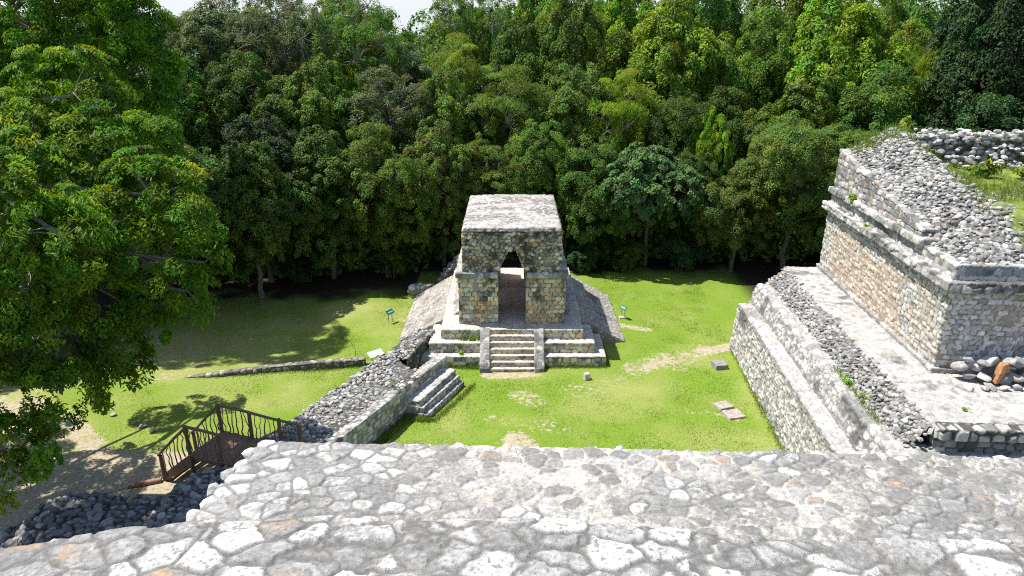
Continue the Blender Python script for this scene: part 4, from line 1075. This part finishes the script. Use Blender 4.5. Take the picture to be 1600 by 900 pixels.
while k < LEN:
    w_ = br.uniform(.13, .18); plank(sh, N1 + ub * k + wb * -.08 + zb * (DZ - .05 + br.normal(0, .006)), ub * (w_ - .015), wb * (WID + .16 + br.normal(0, .02)), zb * .045); k += w_
flatpart('deck', sh, M_deck, BR)
for s in (0.02, WID - .12):
    sh = Shell(); plank(sh, N1 + wb * s + zb * (DZ - .26), ub * LEN, wb * .1, zb * .2); flatpart('beam', sh, M_wood, BR)
NST = 6
for i in range(NST):
    z = DZ - (i + 1) * DZ / (NST + .5); sh = Shell()
    plank(sh, N1 - ub * (.23 * (i + 1)) + zb * (z - .05), ub * .26, wb * WID, zb * .05); flatpart('tread', sh, M_deck, BR)
for s in (-.03, WID - .05):
    sh = Shell(); a = N1 + wb * s; e_ = -ub * (.23 * NST + .1)
    sh.hexa([a + e_ + zb * -.1, a + zb * (DZ - .5), a + wb * .08 + zb * (DZ - .5), a + e_ + wb * .08 + zb * -.1, a + e_ + zb * .2, a + zb * (DZ - .02), a + wb * .08 + zb * (DZ - .02), a + e_ + wb * .08 + zb * .2], 9, 't b v0 v1 u0 u1')
    flatpart('stringer', sh, M_wood, BR)
def stick(name, pts, rads, mat, sides=7):
    V, F = tube(pts, rads, sides); m_ = make_mesh(name, V, F, None, True); return put(name, m_, mat, BR)
RAIL = 1.05
for s in (-.02, WID + .02):
    base = N1 + wb * s
    foot = base - ub * (.23 * NST)
    posts = [(foot, -.15, RAIL - .05), (base, -.1, DZ + RAIL), (base + ub * 1.35, .2, DZ + RAIL - .03), (base + ub * 2.6, .3, DZ + RAIL - .05), (base + ub * LEN, .4, DZ + RAIL - .08)]
    for q, z0, z1 in posts:
        stick('post', [q + zb * z0, q + zb * (z0 * .5 + z1 * .5) + br.normal(0, .012, 3), q + zb * (z1 + .03)], [.075, .07, .065], M_wood, 9)
    top = [base + zb * (DZ + RAIL) + ub * (LEN + .3) * t + zb * (.02 * math.sin(t * 7) - .08 * t) for t in np.linspace(-.02, 1, 9)]
    stick('handrail', top, np.linspace(.055, .045, 9), M_bough)
    top = [foot + zb * (RAIL - .02) - ub * .1 + (base - foot + ub * .1 + zb * DZ) * t + br.normal(0, .008, 3) for t in np.linspace(0, 1, 6)]
    stick('handrail', top, np.full(6, .05), M_bough)
    for q in np.arange(.16, LEN, .2):
        if min(abs(q - 1.35), abs(q - 2.6)) < .07: continue
        lean = br.normal(0, .09); pts = [base + ub * (q + lean * (t - .5) + (br.normal(0, .03) if 0 < t < 1 else 0)) + wb * (br.normal(0, .02)) + zb * (DZ - .02 + (RAIL - .02) * t) for t in np.linspace(0, 1, 6)]
        stick('baluster', pts, np.linspace(.024, .014, 6) * br.uniform(.8, 1.3), M_bough, 5)
    for q in np.arange(.15, .23 * NST, .19):
        t0 = q / (.23 * NST); b0 = foot + ub * q; pts = [b0 + ub * (br.normal(0, .035)) + wb * br.normal(0, .02) + zb * (t0 * DZ + .1 + (RAIL - .1) * t) for t in np.linspace(0, 1, 6)]
        stick('baluster', pts, np.linspace(.026, .016, 6), M_bough, 5)
LG = thing('log', (-12.9, 20.75, 0), 'short reddish brown log lying at the foot of the wooden steps', 'log', None)
V, F = tube([(-13.35, 20.62, .07), (-12.9, 20.75, .08), (-12.35, 20.95, .09)], [.09, .1, .09], 10)
o_ = put('log', make_mesh('log', V, F, None, True), mat_wood('red_wood', (.34, .19, .12)), LG)
o_.name = 'timber'

# ------------------------------------------------------------------ small information signs
M_teal = mat_plain('teal_paint', (.010, .105, .10), .45, .08, 9., .4, .03)
M_print = mat_plain('printed_panel', (.16, .42, .46), .5, .12, 30., .3, .02)
M_mint = mat_plain('mint_panel', (.50, .66, .56), .5, .06, 9., .3, .03)
M_post = mat_plain('sign_post_metal', (.30, .31, .31), .55, .1, 20., .4, .05)
M_base = mat_plain('concrete_base', (.52, .50, .46), .9, .15, 20., .2, .3)
def sign(x, y, z, ang, tilt, w, h, label, panel_mat, base_stone=False, text=True):
    t = thing('info_sign', (x, y, 0), label, 'sign')
    a = np.array((math.cos(ang), math.sin(ang), 0)); p_ = np.array((-math.sin(ang), math.cos(ang), 0))
    up_ = p_ * math.cos(tilt) + np.array((0, 0, math.sin(tilt))); nn2 = np.cross(a, up_)
    c = np.array((x, y, z)); sh = Shell(); o = c - a * w / 2 - up_ * h / 2 - nn2 * .02
    sh.hexa([o, o + a * w, o + a * w + up_ * h, o + up_ * h, o + nn2 * .035, o + a * w + nn2 * .035, o + a * w + up_ * h + nn2 * .035, o + up_ * h + nn2 * .035], 9, 't b v0 v1 u0 u1')
    V, F = np.concatenate(sh.V), np.concatenate(sh.F); pn = put('panel', make_mesh('panel', V, F, None, False), panel_mat, t)
    if text:
        for k, (f0, f1, g0, g1) in enumerate(((.12, .88, .28, .62),)):
            sh = Shell(); o = c - a * w * .5 - up_ * h * .5 + nn2 * .016
            q = [o + a * w * f0 + up_ * h * g0, o + a * w * f1 + up_ * h * g0, o + a * w * f1 + up_ * h * g1, o + a * w * f0 + up_ * h * g1]
            sh.hexa(q + [v + nn2 * .004 for v in q], 9, 't v0 v1 u0 u1'); V, F = np.concatenate(sh.V), np.concatenate(sh.F)
            put('print', make_mesh('print', V, F, None, False), M_print, pn)
    for s in (-.28, .28):
        q = c + a * w * s - nn2 * .03
        V, F = tube([(q[0], q[1], -.1), (q[0], q[1], q[2] * .6), tuple(q)], [.022] * 3, 8); put('post', make_mesh('post', V, F, None, True), M_post, t)
    if base_stone:
        V, F = Shell().hexa(box8(x - .22, x + .12, y - .14, y + .14, -.05, .12, .03), .04).get()
        V = V + face_normals_to_verts(V, F) * (.02 * (fbm(V, .1, 7, 3) - .5))[:, None]
        put('base', make_mesh('base', V, F, None, True), M_base, t)
sign(-6.62, 35.45, .58, R(58), R(38), .50, .27, 'small teal lectern sign on the left lawn beside the gateway ramp', M_teal)
sign(6.12, 35.9, .64, R(-57), R(38), .44, .24, 'small teal lectern sign on a pale footing, on the lawn right of the gateway', M_teal, True)
sign(-6.42, 30.05, .66, R(40), R(20), .75, .42, 'pale mint sign panel seen over the far edge of the rubble causeway', M_mint, False, False)

# ------------------------------------------------------------------ single stones on the grass
def cut_stone(x, y, w, l, h, rz, label, col, seed, name='cut_stone', group=None):
    V, F = Shell().hexa(box8(-w / 2, w / 2, -l / 2, l / 2, -.08, h, .02), .03).get()
    N = face_normals_to_verts(V, F); f_ = fbm(V + seed, .16, seed, 4)
    V2 = V + N * (.05 * (f_ - .5))[:, None]
    c = np.array(col) * (.6 + .8 * fbm(V, .1, seed + 3, 4)[:, None]); m_ = make_mesh(name, V2, F, c); m_.materials.append(M_stone)
    o = bpy.data.objects.new(name, m_); COL.objects.link(o); o.location = (x, y, 0); o.rotation_euler = (0, 0, rz)
    return tag(o, label, 'stone', group)
cut_stone(3.42, 28.75, .27, .25, .28, .3, 'small squared pale stone standing alone on the lawn right of the stairs', (.46, .44, .41), 3)
cut_stone(9.83, 30.0, .62, .62, .2, .15, 'dark grey stone slab lying on the lawn near the palace tiers', (.24, .225, .22), 5)
cut_stone(8.98, 26.35, .70, .60, .035, .35, 'flat pinkish grey slab set in the grass, the farther of a touching pair', (.34, .30, .265), 7)
cut_stone(9.2, 25.6, .76, .70, .04, .25, 'flat pinkish grey slab set in the grass, the nearer and larger of a touching pair', (.36, .315, .28), 9)
for x, y, s, l in ((-14.83, 24.66, .22, 'roundish grey stone at the edge of the dirt path, largest of a small row'), (-15.3, 24.9, .15, 'small stone beside the largest stone at the dirt path edge'),
                   (-16.5, 25.5, .17, 'grey stone at the far end of the row edging the dirt path'), (-14.3, 24.3, .13, 'smallest stone of the row edging the dirt path, nearest the lawn'), (-17.6, 26.2, .16, 'stone half hidden under the leaves beside the dirt path')):
    stone(ROCKS_FINE[int(s * 100) % 10], (x, y, .04), s, l, None, 'path_stone')
V, F = tube([(-7.66, 31.1, -.05), (-7.62, 31.12, .35), (-7.8, 31.15, .7), (-8.1, 31.2, .95)], [.014, .012, .01, .006], 5)
SP = thing('twig', (-7.66, 31.1, 0), 'thin bare sapling stem standing in the left lawn near the low wall', 'sapling')
put('stem', make_mesh('stem', V, F), M_bark, SP)

# ------------------------------------------------------------------ weeds growing on the masonry
def weed_mesh(seed, n, rad, Lf, Wf, k):
    r = np.random.default_rng(seed); C_ = r.normal(0, rad * .33, (n, 3)); C_[:, 2] = np.abs(C_[:, 2]) * 1.1 + rad * .2
    V, F, c = leaf_cloud(r, C_, nrm(C_ + (0, 0, .4)), rad * r.uniform(.3, .6, n), k, Lf, Wf, .8, .3, .7, tipk=.3)
    m_ = make_mesh('weed', V, F, c, False); m_.materials.append(LEAF['lime' if seed != 3 else 'bright']); return m_
WEED = [weed_mesh(1, 9, .34, .13, .08, 30), weed_mesh(2, 7, .3, .10, .05, 34), weed_mesh(3, 14, .34, .15, .10, 22)]
for x, y, z, k, s, l in (
    (15.0, 30.3, 7.95, 0, 1.0, 'bright green bush growing on the palace moulding'), (14.75, 28.4, 7.25, 1, .55, 'small green weed on the palace cornice below the moulding bush'),
    (15.5, 32.0, 9.3, 1, .75, 'green weed hanging at the far top corner of the palace upper wall'), (18.6, 33.8, 10.6, 2, 1.3, 'broad leaved light green plant on the palace rubble summit'),
    (19.2, 28.4, 9.4, 2, 1.5, 'yellow green broad leaved shrub in the grass on the palace top'), (20.6, 28.0, 9.35, 2, 1.3, 'leafy yellow green shrub at the right end of the palace top grass'),
    (22.3, 31.0, 9.5, 1, 1.1, 'small green plant growing from the boulders of the stone wall'), (16.6, 22.8, 7.95, 0, .7, 'green weed among the rubble over the shaded end wall'),
    (15.2, 22.55, 7.8, 1, .5, 'tiny weed on the near corner above the cornice'), (16.0, 25.0, 8.7, 1, .45, 'small weed halfway up the palace rubble slope'),
    (12.05, 21.1, 3.2, 1, .75, 'grassy weed at the foot of the rubble tier, nearer one'), (11.9, 22.2, 3.2, 1, .8, 'grassy weed at the foot of the rubble tier, farther one'),
    (11.35, 20.8, 2.4, 1, .5, 'little weed on the lowest ledge of the palace tiers'), (12.3, 26.7, 3.2, 1, .45, 'lone weed halfway along the rubble tier'),
    (13.9, 19.0, 4.0, 1, .4, 'small weed beside the stone heap on the palace terrace'),
    (-4.35, 30.7, .1, 0, 1.0, 'leafy weed in the grassy pocket between the two arms of the causeway'), (-3.6, 31.0, .5, 0, 1.1, 'tall weed against the left tiers of the gateway platform'),
    (-1.9, 30.75, 1.0, 1, .8, 'weed on the upper left tier beside the stairs'), (-2.4, 30.3, .5, 1, .7, 'weed on the lower left tier beside the stairs'),
    (-4.9, 25.9, 1.1, 1, .6, 'small weed where the bench meets the rubble wall')):
    o = bpy.data.objects.new('weed', WEED[k]); COL.objects.link(o); o.location = (x, y, z); o.scale = (s * .8, s * .8, s * 1.15) if k == 2 else (s, s, s); o.rotation_euler = (0, 0, br.uniform(0, 6))
    tag(o, l, 'weed', 'weeds on the ruins')

# ------------------------------------------------------------------ grass
def blades(name, P3, hgt, wid, col, seed, lean=.45):
    r = np.random.default_rng(seed); n = len(P3); a = r.uniform(0, 6.28, n); t = np.stack([np.cos(a), np.sin(a), 0 * a], 1)
    h = hgt * r.uniform(.5, 1.4, n); w = wid * r.uniform(.7, 1.3, n); l = r.normal(0, lean, (n, 2)) * h[:, None]
    tip = P3 + np.concatenate([l, h[:, None]], 1)
    V = np.stack([P3 - t * w[:, None], P3 + t * w[:, None], tip], 1).reshape(-1, 3)
    return make_mesh(name, V, np.arange(n * 3).reshape(n, 3), np.repeat(col, 3, 0), False)
M_grass = mat_leaf('grass_blades', (1, 1, 1), .3, .0, .6, .2)
gr = np.random.default_rng(8); n = 230000
x = gr.uniform(-17, 13, n); y = gr.uniform(19.5, 44, n)
dv, fv, yv = ground_lookup(2, x, y), ground_lookup(3, x, y), ground_lookup(4, x, y)
cl = fbm(np.stack([x, y, 0 * x], 1), .6, 3, 3)
ok = (gr.random(n) > dv * 1.5) & (fv < .5) & (gr.random(n) < .25 + 1.3 * (cl - .25)) & (x < 10.2 + .084 * (y - 23))
x, y, yv, cl = x[ok], y[ok], yv[ok], cl[ok]
gcol = (1 - yv[:, None]) * np.array((.17, .265, .032)) + yv[:, None] * np.array((.30, .33, .075)); gcol = gcol * gr.uniform(.6, 1.35, (len(x), 1))
near = np.clip(cl * 2 - .5, .3, 1.5)
gp = np.stack([x, y, np.full(len(x), -.03)], 1)
gm = blades('grass', gp, (.035 * near + .02), .012, gcol, 3, .5); o = put('grass', gm, M_grass); tag(o, 'short mown grass of the lawn', 'grass', None, 'stuff')
# longer tufts along the foot of the walls and on the palace top
P_, C2 = [], []
def tufts(a, b, w, n, h0):
    t = gr.random(n); o_ = gr.normal(0, w, (n, 2)); p = np.array(a)[None] * (1 - t[:, None]) + np.array(b)[None] * t[:, None]
    P_.append(np.concatenate([p[:, :2] + o_, p[:, 2:]], 1)); C2.append(np.full(n, h0))
for a, b, w, n, h0 in (((-4.45, 30.0, -.02), (-1.5, 29.9, -.02), .07, 1500, .12), ((1.5, 29.9, -.02), (4.5, 29.9, -.02), .06, 1200, .1), ((-6.0, 21.6, -.02), (-4.2, 25.4, -.02), .12, 2200, .16), ((-4.4, 25.3, -.02), (-3.2, 25.1, -.02), .1, 900, .14),
                       ((-3.1, 25.2, -.02), (-1.7, 28.2, -.02), .08, 1000, .1), ((10.1, 21, -.02), (10.95, 32, -.02), .07, 2000, .08), ((-15, 28.7, -.02), (-7, 30.0, -.02), .1, 1500, .08), ((-4.3, 30.3, .0), (-3.6, 31.3, 0), .25, 900, .2),
                       ((-2.5, 30.75, 1.0), (-1.6, 30.8, 1.0), .06, 250, .16), ((11.7, 19.5, 3.2), (12.0, 23.5, 3.2), .08, 500, .16), ((4.6, 30.2, -.02), (4.5, 32.6, -.02), .07, 500, .1)): tufts(a, b, w, n, h0)
n = 34000
u = gr.uniform(6.0, 19.8, n); v = gr.uniform(3.0, 12.6, n); z = core_z(u, v); Pl = np.stack([u, v, z], 1)
km = fbm(Pl, 1.0, 55, 4); ok = (gr.random(n) < sstep(.33, .55, km)) & (u > 6.3 + .6 * (gr.random(n) - .3))
Pw = loc2w(Pl[ok]); P_.append(Pw - (0, 0, .02)); C2.append(.10 + .34 * gr.random(len(Pw)) ** 2 * sstep(.4, .6, km[ok]))
n = 900; u = gr.uniform(4.6, 6.8, n); v = 12.8 + gr.normal(0, .4, n) - (u - 4.6) * .2; v = np.clip(v, 9, 13.1); P_.append(loc2w(np.stack([u, v, core_z(u, v)], 1))); C2.append(np.full(n, .3))
P3 = np.concatenate(P_); hh = np.concatenate(C2)
gc = np.where((gr.random(len(P3)) < .5)[:, None], np.array((.15, .24, .035)), np.array((.25, .30, .06))) * gr.uniform(.6, 1.3, (len(P3), 1))
m_ = blades('grass_tufts', P3, hh, .014, gc, 4, .45); o = put('grass_tufts', m_, M_grass); tag(o, 'longer grass along the walls and over the palace top', 'grass', None, 'stuff')
